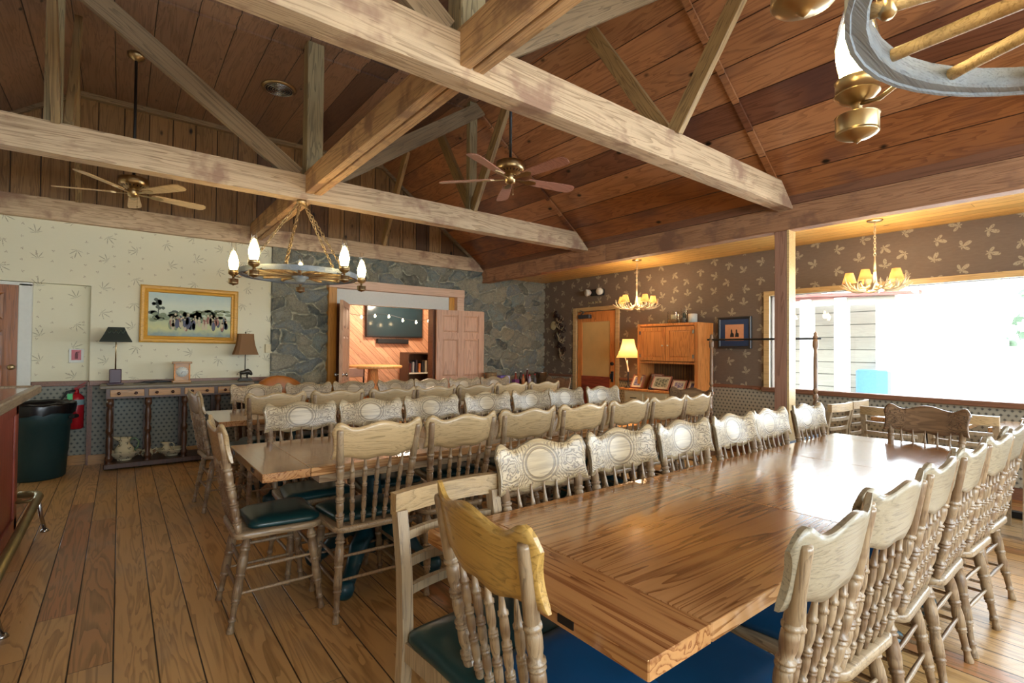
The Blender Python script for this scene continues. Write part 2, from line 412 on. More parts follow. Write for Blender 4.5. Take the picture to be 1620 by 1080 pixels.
# ------------------------------------------------------------------ room shell
XW, YW, XL, YB = 6.60, 7.50, -2.30, -3.30
PLATE = 2.73
m_cream_paper = leafpaper('cream_wallpaper', '#d8d3b8', '#e2ddc6', '#a29e88', 0, .29, .10, lobes=4.5, lean=.0, thin=6.0, edge=.03, fibre=.4, dens=.95,
                          second=(.13, .026, 2.5, '#aca08a', 31.0, 1.5, .6))
m_brown_paper = leafpaper('brown_leaf_wallpaper', '#75685c', '#64574c', '#9c937e', 1, .22, .072, lobes=2.5, lean=.3, thin=1.0, edge=.03, fibre=.9)
m_dotx = dotpaper('grey_dot_paper_x', 0, '#8d8f86', '#4e5556'); m_doty = dotpaper('grey_dot_paper_y', 1, '#a39c8a', '#5a564e')

b = MB(); b.box((XL-.2, YB, -.1), (XW+.2, YW+.2, 0)); struct(b.build('floor', m_floor), 'wide oak plank floor with worn varnish')

# back wall: cream paper part with a shallow recess, its dado in dotted paper
RX0, RX1, RZ = -1.95, -.27, 2.04
b = MB()
b.box((RX1, YW, .93), (1.63, YW+.15, PLATE+.05), 0); b.box((RX1, YW, 0), (1.63, YW+.15, .93), 1)
b.box((XL, YW, RZ), (RX1, YW+.15, PLATE+.05), 0); b.box((XL, YW, 0), (RX0, YW+.15, RZ), 0)
b.box((-.76, YW+.09, .93), (RX1, YW+.15, RZ), 0); b.box((-.76, YW+.09, 0), (RX1, YW+.15, .93), 1)
b.box((RX0, YW+.09, 2.0), (-.76, YW+.15, RZ), 0)
struct(b.build('wall_back', [m_cream_paper, m_dotx]), 'cream floral wallpaper above a dotted dado')

# fieldstone wall: relief computed stone by stone
def stone_wall():
    x0, x1, z0, z1 = 1.63, XW+.06, 0.0, PLATE+.02; st = .02
    nx = int((x1-x0)/st); nz = int((z1-z0)/st)
    X, Z = np.meshgrid(np.linspace(x0, x1, nx+1), np.linspace(z0, z1, nz+1)); rng = np.random.RandomState(5)
    X2 = X+.035*np.sin(Z*11+2*np.sin(X*5))+.02*np.sin(X*23+Z*17); Z2 = Z+.03*np.sin(X*9+1)+.018*np.sin(Z*29-X*13)
    seeds = []
    cw, ch = .27, .17
    for j in range(-1, int((z1-z0)/ch)+2):
        for i in range(-1, int((x1-x0)/cw)+2):
            if rng.rand() < .12: continue
            seeds.append((x0+(i+.5*(j % 2)+rng.uniform(.1, .9))*cw, z0+(j+rng.uniform(.15, .85))*ch, rng.uniform(.75, 1.35), rng.rand(), rng.uniform(-.5, .5), rng.uniform(-.5, .5)))
    d1 = np.full(X.shape, 9.0); d2 = np.full(X.shape, 9.0); id1 = np.zeros(X.shape, int)
    for k, (sx, sz, a, c, tx, tz) in enumerate(seeds):
        d = np.sqrt(((X2-sx)/1.45/a)**2+((Z2-sz)/.95/a)**2)
        n = d < d1; d2 = np.where(n, d1, np.minimum(d2, d)); id1 = np.where(n, k, id1); d1 = np.where(n, d, d1)
    e = np.clip((d2-d1)/.04, 0, 1); S = np.array(seeds)
    bul = e**.4; sh = S[id1]
    dep = .09*bul+(.02*sh[..., 4]*(X2-sh[..., 0])/.2+.02*sh[..., 5]*(Z2-sh[..., 1])/.15)*e+.02*sh[..., 3]*e
    dep += (.004*rng.rand(*X.shape)+.008*np.sin(X*61+Z*23)*np.sin(Z*71-X*17)+.008*np.sin(X*29-Z*37))*e
    vs = np.stack([X, YW+.045-dep, Z], -1).reshape(-1, 3)
    fs = []; W_ = nx+1
    for j in range(nz):
        zc = z0+(j+.5)*(z1-z0)/nz
        for i in range(nx):
            xc = x0+(i+.5)*(x1-x0)/nx
            if 2.44 < xc < 4.62 and zc < 2.3: continue
            fs.append((j*W_+i, j*W_+i+1, (j+1)*W_+i+1, (j+1)*W_+i))
    me = bpy.data.meshes.new('wall_stone'); me.from_pydata(vs.tolist(), [], fs)
    at = me.color_attributes.new('stone', 'FLOAT_COLOR', 'POINT')
    cc = np.zeros((len(vs), 4), np.float32); cc[:, 0] = np.clip((d2-d1)/.022, 0, 1).ravel(); cc[:, 1] = sh[..., 3].ravel(); cc[:, 2] = rng.rand(len(seeds))[id1].ravel(); cc[:, 3] = 1
    at.data.foreach_set('color', cc.ravel())
    for p in me.polygons: p.use_smooth = True
    t = NT('fieldstone'); a = t.n('ShaderNodeVertexColor', layer_name='stone'); s3 = t.n('ShaderNodeSeparateColor'); t.l(a.outputs[0], s3.inputs[0])
    o = t.obj(); n1 = t.noise(o, 9, 5, .65); n2 = t.noise(o, 60, 4, .6)
    base = t.ramp(s3.outputs[1], [(0, C('#5e5c50')), (.2, C('#918b76')), (.4, C('#767c7a')), (.6, C('#a0957a')), (.8, C('#808880')), (1, C('#4c4e4a'))])
    base = t.mix(t.step(n1, .42, .7), base, C('#8b8570')); base = t.mix(t.math('MULTIPLY', t.step(n2, .4, .7), .45), base, C('#3e4040'))
    col = t.mix(t.step(s3.outputs[0], .15, .5), C('#aea890'), base)
    t.col(col); t.rough(.85); t.bump(t.math('ADD', n1, t.math('MULTIPLY', n2, .5)), .6, .02)
    me.materials.append(t.m); ob = bpy.data.objects.new('wall_stone', me); COL.objects.link(ob)
    return struct(ob, 'grey green fieldstone wall around the double door')
stone_wall()
b = MB(); b.box((1.63, YW+.05, 0), (2.44, YW+.15, PLATE)); b.box((4.62, YW+.05, 0), (XW, YW+.15, PLATE)); b.box((2.44, YW+.05, 2.24), (4.62, YW+.15, PLATE))
struct(b.build('wall_stone_core', m_white))
# gable above the tie beam plate
zr = lambda x: 2.85+.73*(5.1-x)
XC0, XC1, ZC = -.42, 3.22, 4.24
b = MB(); gp = [(XL-.2, PLATE), (5.25, PLATE), (5.12, 2.85), (XC1, ZC+.02), (XC0, ZC+.02), (-2.3, 2.85), (XL-.2, 2.8)]
b.prism([(x, z) for x, z in gp], 0, .1, 0, Matrix(((1, 0, 0, 0), (0, 0, -1, YW+.15), (0, 1, 0, 0), (0, 0, 0, 1))))
for x in np.arange(-2.2, 5.0, .24):
    top = min(ZC, zr(x+.02), 2.85+.73*(x+2.3))-.03
    if top > PLATE+.1: b.box((x-.012, YW+.035, PLATE), (x+.022, YW+.055, top))
struct(b.build('wall_gable', m_gable), 'vertical board gable above the wall beam')

# right wall with the long picture window and the door
WY0, WY1, WZ0, WZ1 = -2.6, 3.08, .90, 2.07
b = MB(); xa, xb = XW, XW+.14
b.box((xa, WY1, .88), (xb, 5.62, 2.8), 0); b.box((xa, WY1, 0), (xb, 5.62, .88), 1)
b.box((xa, 6.58, .88), (xb, YW, 2.8), 0); b.box((xa, 6.58, 0), (xb, YW, .88), 1)
b.box((xa, 5.62, 2.12), (xb, 6.58, 2.8), 0)
b.box((xa, WY0, WZ1), (xb, WY1, 2.8), 0); b.box((xa, WY0, 0), (xb, WY1, .88), 1); b.box((xa, YB, 0), (xb, WY0, 2.8), 0)
struct(b.build('wall_right', [m_brown_paper, m_doty]), 'brown leaf wallpaper above a dotted dado')
b = MB()
b.box((XL-.15, YB, 0), (XL, YW+.15, 3.0)); struct(b.build('wall_left', m_cream_paper))
b = MB(); b.box((XL, YB-.12, 0), (-.9, YB, 4.3)); b.box((4.7, YB-.12, 0), (XW+.14, YB, 4.3)); b.box((-.9, YB-.12, 0), (4.7, YB, 1.0)); b.box((-.9, YB-.12, 2.6), (4.7, YB, 4.3))  # unseen rear wall; its wide opening is added and sized for fill light
struct(b.build('wall_front', m_cream_paper))

# ceilings
def sheet(name, pts, th, mat, label=None):
    n = (Vector(pts[1])-Vector(pts[0])).cross(Vector(pts[3])-Vector(pts[0])).normalized()
    lo = [Vector(p) for p in pts]; hi = [p+n*th for p in lo]
    if n.z < 0: hi = [p-n*th for p in lo]
    b = MB(); b.add(lo+hi, [(0, 3, 2, 1), (4, 5, 6, 7), (0, 1, 5, 4), (1, 2, 6, 5), (2, 3, 7, 6), (3, 0, 4, 7)])
    return struct(b.build(name, mat), label)
sheet('ceiling', [(XC0, YB, ZC), (XC1, YB, ZC), (XC1, YW+.1, ZC), (XC0, YW+.1, ZC)], .05, m_ceil, 'flat knotty board ceiling between the slopes')
sheet('ceiling_right', [(XC1, YB, ZC), (5.3, YB, 2.70), (5.3, YW+.1, 2.70), (XC1, YW+.1, ZC)], .05, m_ceilR, 'sloping knotty pine ceiling on the window side')
sheet('ceiling_left', [(XC0, YB, ZC), (XL-.15, YB, 2.74), (XL-.15, YW+.1, 2.74), (XC0, YW+.1, ZC)], .05, m_ceil, 'sloping board ceiling on the dark side')
sheet('ceiling_alcove', [(5.13, YB, 2.665), (XW+.1, YB, 2.665), (XW+.1, YW+.1, 2.665), (5.13, YW+.1, 2.665)], .04, m_alcove, 'low yellow pine ceiling over the window bay')

# trims
tn = [0]
def trim(b, mat, label=None):
    tn[0] += 1; return struct(b.build('trim_%d' % tn[0], mat), label)
TY = [YW-.02, 4.95, 2.24, -.46]
for y in (4.93, 2.24):        # battens on the ceiling above each truss
    b = MB(); b.obox((XC1-.02, y, ZC-.015), (5.05, y, 2.88-.02), .055, .02, upv=(.6, 0, .8)); trim(b, m_ceilR)
b = MB(); b.box((XC0, 4.82, ZC-.02), (XC1, 4.87, ZC)); b.box((XC0, 5.08, ZC-.02), (XC1, 5.13, ZC)); trim(b, m_ceil)
b = MB(); b.box((XC0, YW-.02, ZC-.06), (XC1, YW+.05, ZC)); trim(b, m_web)
b = MB(); b.obox((XC1, YW+.02, ZC-.03), (5.1, YW+.02, 2.82), .05, .05, upv=(.6, 0, .8)); trim(b, m_web)
b = MB(); b.obox((XC0, YW+.02, ZC-.03), (-2.2, YW+.02, 2.95), .05, .05, upv=(-.6, 0, .8)); trim(b, m_web)
b = MB(); b.box((-.76, YW+.055, .90), (RX1, YW+.09, .955), 0, None, .006); trim(b, m_trimwood)
b = MB(); b.box((RX1, YW-.03, .90), (1.63, YW, .955), 0, None, .006); trim(b, m_trimwood, 'brown dado rail under the cream paper')
b = MB(); b.box((RX1, YW-.012, 0), (RX1+.03, YW, .9)); b.box((RX1-.015, YW-.02, 0), (RX1+.004, YW+.09, RZ-1.1)); trim(b, m_trimwood)
b = MB(); b.box((XW-.025, 3.1, .86), (XW, 5.55, .905), 0, None, .006); b.box((XW-.025, 6.66, .86), (XW, YW, .905), 0, None, .006); trim(b, m_trimwood)
b = MB(); b.box((RX1, YW-.015, 0), (1.63, YW, .11)); b.box((-.76, YW+.075, 0), (RX1-.02, YW+.09, .11)); struct(b.build('baseboard_back', m_drawer))
b = MB(); b.box((XW-.015, WY0, 0), (XW, 5.55, .11)); b.box((XW-.015, 6.66, 0), (XW, YW, .11)); struct(b.build('baseboard_right', m_trimwood))

b = MB(); b.box((5.085, YB, 2.775), (5.245, YW, 2.90)); trim(b, m_trimwood, 'dark strip between the header beam and the sloping ceiling')
# picture window
wf = MB(); wd = .035
wf.box((XW-wd, WY1-.0, WZ0-.03), (XW+.03, WY1+.07, WZ1+.06)); wf.box((XW-wd, WY0, WZ1), (XW+.03, WY1, WZ1+.06)); wf.box((XW-wd, WY0-.07, WZ0-.03), (XW+.03, WY0, WZ1+.06))
win = struct(wf.build('window_1', m_trimgold), 'long picture window over the dotted dado')
ws = MB(); ws.box((XW-.07, WY0-.05, WZ0-.055), (XW+.05, WY1+.09, WZ0), 0, None, .008); ws.build('window_sill', m_trimwood, win)
wp = MB(); wp.box((XW+.06, WY0, WZ0), (XW+.066, WY1, WZ1)); wp.build('pane', m_window, win)

# ------------------------------------------------------------------ timbers
def truss(label, y, full=True, wall=False):
    t = thing('roof_truss', label, 'roof truss', (1.4, y, PLATE), 0, None)
    b = MB(); xe = 5.04-1.4
    out = [(-3.65, 0), (xe+.09, 0), (xe-.17, .23), (-3.4, .23)]
    b.prism(out, -.065, .065, 0, Matrix(((1, 0, 0, 0), (0, 0, -1, 0), (0, 1, 0, 0), (0, 0, 0, 1)))); b.build('tie_beam', m_beam_x, t)
    if wall: return t
    b = MB(); b.box((-.06, -.07, .23), (.09, .07, ZC-PLATE-.01), 0, None, .006); b.build('king_post', m_beam_z, t)
    for sx in (1, -1):
        bar('web_brace', (sx*.13, -.02, .22), (sx*1.92, -.02, 1.46), .055, .16, m_web, t)
    if 4 < y < 6: b = MB(); b.box((1.76, -.035, .23), (1.86, .035, 1.5)); b.build('side_post', m_beam_z, t)
    b = MB(); b.box((-1.86, -.035, .23), (-1.76, .035, 1.5)); b.build('side_post', m_beam_z, t)
    return t
truss('grey-pink tie beam lying along the top of the cream and stone wall', YW-.02, wall=True)
truss('middle roof truss holding the far wheel chandelier', 4.93)
truss('nearest roof truss whose pale beam crosses the picture from upper left to the post', 2.235)
truss('roof truss over the nearest wheel chandelier', -.40)
# pair of long planks running under the king posts
t = thing('ceiling_beam', 'long double-plank beam running lengthwise through the trusses', 'beam', (1.41, 2.1, 2.79))
for x in (-.04, .04):
    b = MB(); b.box((x-.033, -4.6, 0), (x+.033, 5.3, .2), 0, None, .005); b.build('plank', m_beam_y, t)
# longitudinal V braces
m_brace = wood('brace_fir', '#66523a', '#9a8058', 0, .6, 1.0, .5, ring=.4, tint=.5)
def brace(name, label, a, bb, w=.05, h=.12):
    a = Vector(a); bb = Vector(bb); o = bar(name, a, bb, w, h, m_brace); tag(o, label, 'brace', 'diagonal roof braces')
for x, sd in ((3.23, 'window'), (-.36, 'bar')):
    for y, nm in ((YW-.05, 'stone wall beam'), (4.93, 'middle truss'), (2.235, 'nearest truss')):
        for dy, w_ in ((-.85, 'toward the viewer'), (.85, 'away from the viewer')):
            if y > 7 and dy > 0: continue
            brace('diagonal_brace', 'slanting board rising %s from the %s on the %s side' % (w_, nm, sd), (x-(.03 if dy < 0 else -.03), y+.05*(1 if dy > 0 else -1), 2.97), (x-(.03 if dy < 0 else -.03), y+dy, ZC-.06))
# header beam and the post
b = MB(); b.box((-.07, -5.2, 0), (.07, 2.3, .235), 0, None, .006); h = b.build('header_beam', m_header, None, (5.17, 2.24+.0, 2.54)); tag(h, 'rough brown header beam over the window bay, near length', 'beam')
b = MB(); b.box((-.07, 0, 0), (.07, 2.95, .235), 0, None, .006); h2 = b.build('header_beam', m_header, None, (5.17, 4.545, 2.54)); tag(h2, 'rough brown header beam over the window bay, far length ending at the stone wall', 'beam')
p = thing('support_post', 'square brown timber post carrying the header beam', 'post', (5.2, 2.29, 0))
b = MB(); b.box((-.085, -.06, 0), (.035, .06, 2.54), 0, None, .006); b.build('post_core', m_post, p)
b = MB(); b.box((.035, -.075, 0), (.055, .075, 2.54)); b.build('cover_board', m_trimgold, p)
b = MB(); b.box((-.085, -.08, 0), (.055, -.06, 2.54)); b.build('side_board', m_trimgold, p)

# ------------------------------------------------------------------ doors
def panel_door(w, h, th, mat, par, rows=((.2, .78), (.88, 1.52), (1.62, 1.92)), cols=2):
    b = MB(); b.box((0, -th*.12, 0), (w, th*.12, h)); b.build('door_core', mat, par)
    st = .105; b = MB()
    zs = [0]+[z for r in rows for z in r]+[h]
    for k in range(0, len(zs), 2): b.box((0, -th/2, zs[k]), (w, th/2, zs[k+1]))
    cw = (w-st*(cols+1))/cols
    for k in range(cols+1):
        for (z0, z1) in rows: b.box((k*(cw+st), -th/2, z0), (k*(cw+st)+st, th/2, z1))
    b.build('stiles', mat, par)
    for c in range(cols):
        for (z0, z1) in rows:
            x0 = st+c*(cw+st); b = MB(); i = .012; j = .035
            for s_ in (1, -1):
                L = [[(x0+i, s_*th*.12, z0+i), (x0+cw-i, s_*th*.12, z0+i), (x0+cw-i, s_*th*.12, z1-i), (x0+i, s_*th*.12, z1-i)],
                     [(x0+j, s_*th*.4, z0+j), (x0+cw-j, s_*th*.4, z0+j), (x0+cw-j, s_*th*.4, z1-j), (x0+j, s_*th*.4, z1-j)]]
                b.loops(L, 0, True, False)
            b.build('panel', mat, par)
def knob(par, loc, dr, mat=None):
    d = Vector(dr); b = MB(); b.lathe(loc, Vector(loc)+d*.07, [(0, .03), (.12, .03), (.15, .012), (.5, .012), (.6, .024), (.8, .03), (.95, .022), (1, .001)], 14); b.build('door_knob', mat or m_brass, par)
d1 = bpy.data.objects.new('door_1', None); COL.objects.link(d1); d1.location = (-1.74, YW+.06, .0); struct(d1, 'brown panelled door at the left edge behind the bar')
panel_door(.87, 2.0, .04, wood('brown_door', '#5e3618', '#8a5226', 2, .35, 1.0, .2, ring=.4, tint=.1), d1); knob(d1, (.83, -.02, 1.12), (0, -1, 0))
b = MB(); b.box((-.87, YW+.03, 0), (-.76, YW+.11, RZ-.02), 0, None, .006); b.box((RX0, YW+.03, 2.0), (-.76, YW+.11, RZ-.005)); trim(b, m_white, 'white door casing')
# double door into the back room
b = MB(); b.box((2.38, YW-.10, 0), (2.50, YW+.1, 2.24), 0, None, .006); trim(b, m_orangejamb, 'orange wood jamb at left of the double door')
b = MB(); b.box((2.38, YW-.11, 2.24), (4.70, YW+.1, 2.37), 0, None, .006); b.box((4.56, YW-.095, 0), (4.70, YW+.1, 2.24), 0, None, .006); trim(b, m_casing, 'pale wood casing around the double doorway')
b = MB(); b.box((2.50, YW+.02, 2.02), (4.46, YW+.14, 2.24)); trim(b, m_white)
b = MB(); b.box((4.20, YW+.0, 0), (4.56, YW+.14, 2.02), 0); b.box((4.46, YW+0, 2.02), (4.56, YW+.14, 2.24), 0); trim(b, m_orangejamb)
b = MB(); b.box((2.50, YW+.0, 0), (2.68, YW+.14, 2.02)); b.box((4.13, YW-.03, 0), (4.20, YW+.14, 2.02)); trim(b, m_trimwood)
d2 = bpy.data.objects.new('door_2', None); COL.objects.link(d2); d2.location = (2.70, YW-.02, .01); d2.rotation_euler = (0, 0, math.radians(-117)); struct(d2, 'left leaf of the double door standing open edge-on')
panel_door(.74, 2.0, .042, m_pinkoak, d2); knob(d2, (.68, .02, .98), (0, 1, 0), m_steel); knob(d2, (.68, -.02, .98), (0, -1, 0), m_steel)
d3 = bpy.data.objects.new('door_3', None); COL.objects.link(d3); d3.location = (4.15, YW-.10, .01); d3.rotation_euler = (0, 0, -.14); struct(d3, 'right leaf of the double door folded back against the stone')
panel_door(.88, 2.0, .042, m_pinkoak, d3)
# papered door in the brown wall
d4 = bpy.data.objects.new('door_4', None); COL.objects.link(d4); d4.location = (XW+.03, 6.54, 0); d4.rotation_euler = (0, 0, -PI/2); struct(d4, 'pine door with paper over its glass and a red lower panel')
w = .88; b = MB(); th = .045
b.box((0, -th/2, 0), (.1, th/2, 2.04)); b.box((w-.12, -th/2, 0), (w, th/2, 2.04)); b.box((.1, -th/2, 1.86), (w-.12, th/2, 2.04)); b.box((.1, -th/2, .12), (w-.12, th/2, .3)); b.box((.1, -th/2, .66), (w-.12, th/2, .9))
b.build('door_frame', m_hutch, d4)
b = MB(); b.box((.1, -.008, .9), (w-.12, .008, 1.86)); b.build('paper_blind', plain('tan_paper', '#cfae72', .8, 0, .3, .08, 4), d4)
b = MB(); b.box((.1, -.012, .3), (w-.12, .012, .66)); b.build('lower_panel', wood('red_panel', '#5e2418', '#8a3c28', 0, .35), d4)
b = MB(); b.box((.1, -.03, .66), (w-.12, -th/2+.002, .9)); b.build('kick_board', wood('red_board', '#6a2a1c', '#8e4430', 0, .35), d4)
b = MB(); b.lathe((w-.06, -.02, 1.13), (w-.06, -.055, 1.13), [(0, .032), (.8, .03), (1, .02)], 14); b.build('deadbolt', m_black, d4)
b = MB(); b.box((w-.09, -.035, .82), (w-.03, -.02, 1.0), 0, None, .006); b.tube([(w-.06, -.03, .97), (w-.06, -.075, .955), (w-.06, -.075, .88), (w-.06, -.03, .86)], .009); b.build('door_handle', m_black, d4)
b = MB(); b.box((.06, -.09, 1.92), (.34, -.02, 1.99), 0, None, .008); b.obox((.12, -.06, 2.0), (.3, -.19, 2.02), .025, .012); b.obox((.3, -.19, 2.02), (.08, -.05, 2.07), .025, .012); b.build('door_closer', plain('grey_closer', '#4a4c52', .4, .4), d4)
b = MB(); b.box((XW-.02, 5.56, 0), (XW+.05, 5.64, 2.12), 0, None, .005); b.box((XW-.02, 6.56, 0), (XW+.05, 6.65, 2.12), 0, None, .005); b.box((XW-.02, 5.64, 2.05), (XW+.05, 6.56, 2.12), 0, None, .005); trim(b, m_trimgold)
b = MB(); b.box((XW+.12, 5.5, 0), (XW+.14, 6.7, 2.2)); struct(b.build('wall_right_backing', m_white))

# ------------------------------------------------------------------ back room
m_diag = planks('diagonal_cedar', '#b4805e', '#dca684', .115, 9.0, 'd', None, .004, .5, gcol='#6a3a20', var=.3, joints=False, ring=.35, knots=.08)
b = MB(); b.box((1.2, 9.6, 0), (6.4, 9.7, 2.6)); struct(b.build('wall_cedar', m_diag), 'diagonal cedar boards in the back room')
b = MB(); b.box((1.1, 7.65, 0), (1.2, 9.7, 2.6)); b.box((6.4, 7.65, 0), (6.5, 9.7, 2.6)); struct(b.build('wall_backroom', m_diag))
b = MB(); b.box((1.1, 7.65, 2.6), (6.5, 9.7, 2.68)); struct(b.build('ceiling_backroom', m_white))
b = MB(); b.box((1.1, 7.7, -.08), (6.5, 9.7, 0)); struct(b.build('floor_backroom', m_floor))
lamp_light('backroom_light', (4.2, 8.6, 2.35), 60, (1, .80, .60), .15)
t = thing('television', 'black flat screen television on the cedar wall of the back room', 'television', (4.40, 9.55, 1.93))
b = MB(); b.box((-.61, -.04, -.35), (.61, .04, .35), 0, None, .01); b.build('casing', m_black, t)
b = MB(); b.box((-.585, -.045, -.32), (.585, -.039, .325)); b.build('screen', plain('dark_screen', '#1c3038', .12, 0, .6, .1, 2), t)
b = MB(); b.box((-.34, -.04, -.045), (.34, .05, .045), 0, None, .012); o = b.build('sound_bar', m_black, None, (4.36, 9.55, 1.50)); tag(o, 'slim black sound bar mounted under the television', 'speaker')
sl = thing('string_lights', 'string of small warm bulbs across the back room', 'string lights', (3.0, 8.75, 2.02))
pts = []
for k in range(25):
    u = k/24; pts.append((u*2.0-.15, .1*math.sin(u*5), -.07*math.sin(u*PI*2)**2-.12*u+.03))
b = MB(); b.tube(pts, .004, 6); b.build('cord', m_black, sl)
for k in range(1, 25, 3):
    p_ = pts[k]; b = MB(); b.lathe((p_[0], p_[1], p_[2]), (p_[0], p_[1], p_[2]-.06), [(0, .008), (.3, .012), (.6, .02), (.9, .013), (1, .002)], 10); b.build('bulb', m_string, sl)
m_log = wood('peeled_log', '#b87840', '#e0a868', 2, .45, 1.0, .3, ring=.35)
t = thing('log_table', 'pale rustic table with forked log legs in the back room', 'table', (3.62, 8.75, 0))
b = MB(); b.lathe((0, 0, 1.0), (0, 0, 1.05), [(0, .5), (.2, .52), (.8, .52), (1, .5)], 28); b.build('tabletop', m_log, t)
for k, (fx, fy) in enumerate(((.38, .1), (-.3, .25), (-.2, -.35), (.3, -.3))):
    b = MB(); b.tube([(0.02*fx, .02*fy, 1.0), (.1*fx, .1*fy, .7), (.35*fx, .35*fy, .42), (.8*fx, .8*fy, .15), (fx*1.1, fy*1.1, .01)], [.075, .07, .055, .05, .055], 10); b.build('leg', m_log, t)
t = thing('bar_stool', 'stool with a pale padded back beside the log table', 'stool', (3.16, 8.28, 0))
b = MB(); b.box((-.19, -.19, .68), (.19, .19, .73), 0, None, .02); b.build('seat', m_trimwood, t)
b = MB(); b.box((-.17, .16, .86), (.17, .2, 1.02), 0, None, .015); b.build('backrest', plain('pale_pad', '#c89a80', .7), t)
for sx in (-1, 1):
    b = MB(); b.tube([(sx*.17, .17, .7), (sx*.18, .19, 1.02)], .014); b.build('back_post', m_darkwood, t)
    for sy in (-1, 1):
        b = MB(); b.tube([(sx*.15, sy*.15, .68), (sx*.21, sy*.21, .0)], .017); b.build('leg', m_log, t)
t = thing('shelf_unit', 'dark shelf unit with folded items at right in the back room', 'shelf', (4.72, 9.2, 0))
b = MB(); b.box((-.28, -.18, 0), (-.25, .18, 1.28)); b.box((.25, -.18, 0), (.28, .18, 1.28)); b.box((-.25, .15, 0), (.25, .18, 1.28)); b.build('case', m_darkwood, t)
for z in (.3, .62, .86, 1.25):
    b = MB(); b.box((-.25, -.18, z), (.25, .15, z+.025)); b.build('shelf_board', m_white if z == .86 else m_darkwood, t)
for k in range(6):
    b = MB(); x = 4.72-.2+k*.07; b.box((-.02, -.08, 0), (.02, .08, .18+.03*(k % 3)), 0, None, .006)
    o = b.build('bottle', plain('bottle_%d' % k, ('#5a2a2a', '#8a8a90', '#3a3440', '#b06a40', '#2a2a30', '#9a9080')[k], .3), None, (x, 9.15, .885)); tag(o, ('maroon', 'silver grey', 'plum', 'copper brown', 'black', 'beige')[k]+' narrow container on the back room shelf', 'container', 'containers on the back room shelf')

# ------------------------------------------------------------------ outside the window
m_snowy = plain('pale_gravel', '#f0f0ee', .9); b = MB(); b.box((6.8, -40, -.3), (60, 40, -.2)); struct(b.build('ground_outside', m_snowy))
pb = thing('porch', 'pale timber porch beyond the picture window', 'porch', (8.3, 3.2, -.2))
m_sid = planks('pale_siding', '#8f8b80', '#9d998c', .2, 9, 'z', 'y', .01, .7, gcol='#4a483f', var=.15, joints=False, ring=.3)
b = MB(); b.box((.9, -.5, 0), (1.0, 5, 2.5)); b.build('siding', m_sid, pb)
for k, yy in enumerate((-.35, .12, 1.6)):
    b = MB(); b.box((-.08, yy-.08, 0), (.08, yy+.08, 2.35), 0, None, .01); b.build('post', m_white, pb)
b = MB(); b.obox((.35, 5, 2.62), (.35, -1.3, 2.35), .9, .05); b.build('roof', wood('porch_roof', '#6e3c34', '#8a5248', 1, .6), pb)
b = MB(); b.box((-.05, -1.0, 2.24), (.05, 5, 2.34)); b.build('fascia', m_sid, pb)
b = MB(); b.box((-.17, -.22, -.75), (.17, .22, .55), 0, None, .03); o = b.build('drop_box', plain('pale_blue_box', '#5480a8', .5), None, (8.95, 2.62, .55)); tag(o, 'blue box standing on the porch by the siding', 'box')
def tree(x, y, h, label, seed):
    t = thing('tree', label, 'tree', (x, y, -.2)); r = random.Random(seed)
    b = MB(); b.tube([(0, 0, 0), (.05, .05, h*.5), (0, .1, h)], [.2, .14, .04], 8); b.build('trunk', m_darkwood, t)
    b = MB()
    for k in range(900):
        z = h*.25+r.random()*h*.8; rad = (1.15-z/h/1.2)*h*.33*r.random()**.5; a = r.random()*6.28
        c = Vector((rad*math.cos(a), rad*math.sin(a), z)); n = Vector((r.gauss(0, 1), r.gauss(0, 1), r.gauss(0, 1))).normalized()
        u = n.orthogonal().normalized()*.16; v_ = n.cross(u)*.8
        b.add([c-u, c-v_, c+u, c+v_], [(0, 1, 2, 3)])
    b.build('foliage', plain('leaf_green_%d' % seed, '#566650', .6), t)
tree(17, .5, 6.5, 'leafy tree seen faintly in the middle of the window', 3); tree(20, -5, 7, 'leafy tree at the right end of the window', 4)


# ------------------------------------------------------------------ pressback chairs
def ringed(pairs, base):
    """turning profile: list of (t, r) with small double rings"""
    return pairs
def prof_post(R):
    P = [(0, .62*R), (.03, .8*R)]
    for c in (.13, .30, .47):
        P += [(c-.035, .95*R), (c-.028, .72*R), (c-.022, 1.12*R), (c-.012, 1.12*R), (c-.008, .8*R), (c, .8*R), (c+.004, 1.15*R), (c+.014, 1.15*R), (c+.02, .74*R), (c+.07, 1.0*R), (c+.11, 1.02*R)]
    P += [(.61, .98*R), (.62, .74*R), (.63, 1.12*R), (.645, 1.12*R), (.65, .8*R), (.66, .98*R), (.98, .84*R), (1.0, .7*R)]
    return P
def prof_spindle(R):
    P = [(0, .55*R), (.06, .75*R)]
    for c in (.16, .36, .56):
        P += [(c-.05, .98*R), (c-.03, .68*R), (c-.025, 1.05*R), (c-.01, 1.05*R), (c-.005, .75*R), (c, 1.05*R), (c+.015, 1.05*R), (c+.02, .66*R), (c+.08, .95*R), (c+.12, .98*R)]
    P += [(.74, .9*R), (.755, .66*R), (.762, 1.08*R), (.78, 1.08*R), (.79, .8*R), (.85, .62*R), (.97, .3*R), (1, .22*R)]
    return P
def prof_leg(R):
    return [(0, .7*R), (.08, .8*R), (.10, 1.05*R), (.115, 1.05*R), (.12, .82*R), (.135, 1.08*R), (.15, 1.08*R), (.155, .8*R), (.22, 1.0*R), (.30, 1.05*R), (.38, .95*R), (.39, .75*R), (.40, 1.05*R), (.415, 1.05*R),
            (.42, .8*R), (.435, 1.02*R), (.45, .8*R), (.54, .98*R), (.64, .95*R), (.65, .68*R), (.66, .95*R), (.675, .95*R), (.68, .68*R), (.70, .9*R), (.71, .66*R), (.82, .62*R), (.86, .6*R), (.865, .8*R), (.88, .8*R), (.885, .55*R), (.93, .6*R), (.99, .82*R), (1, .7*R)]

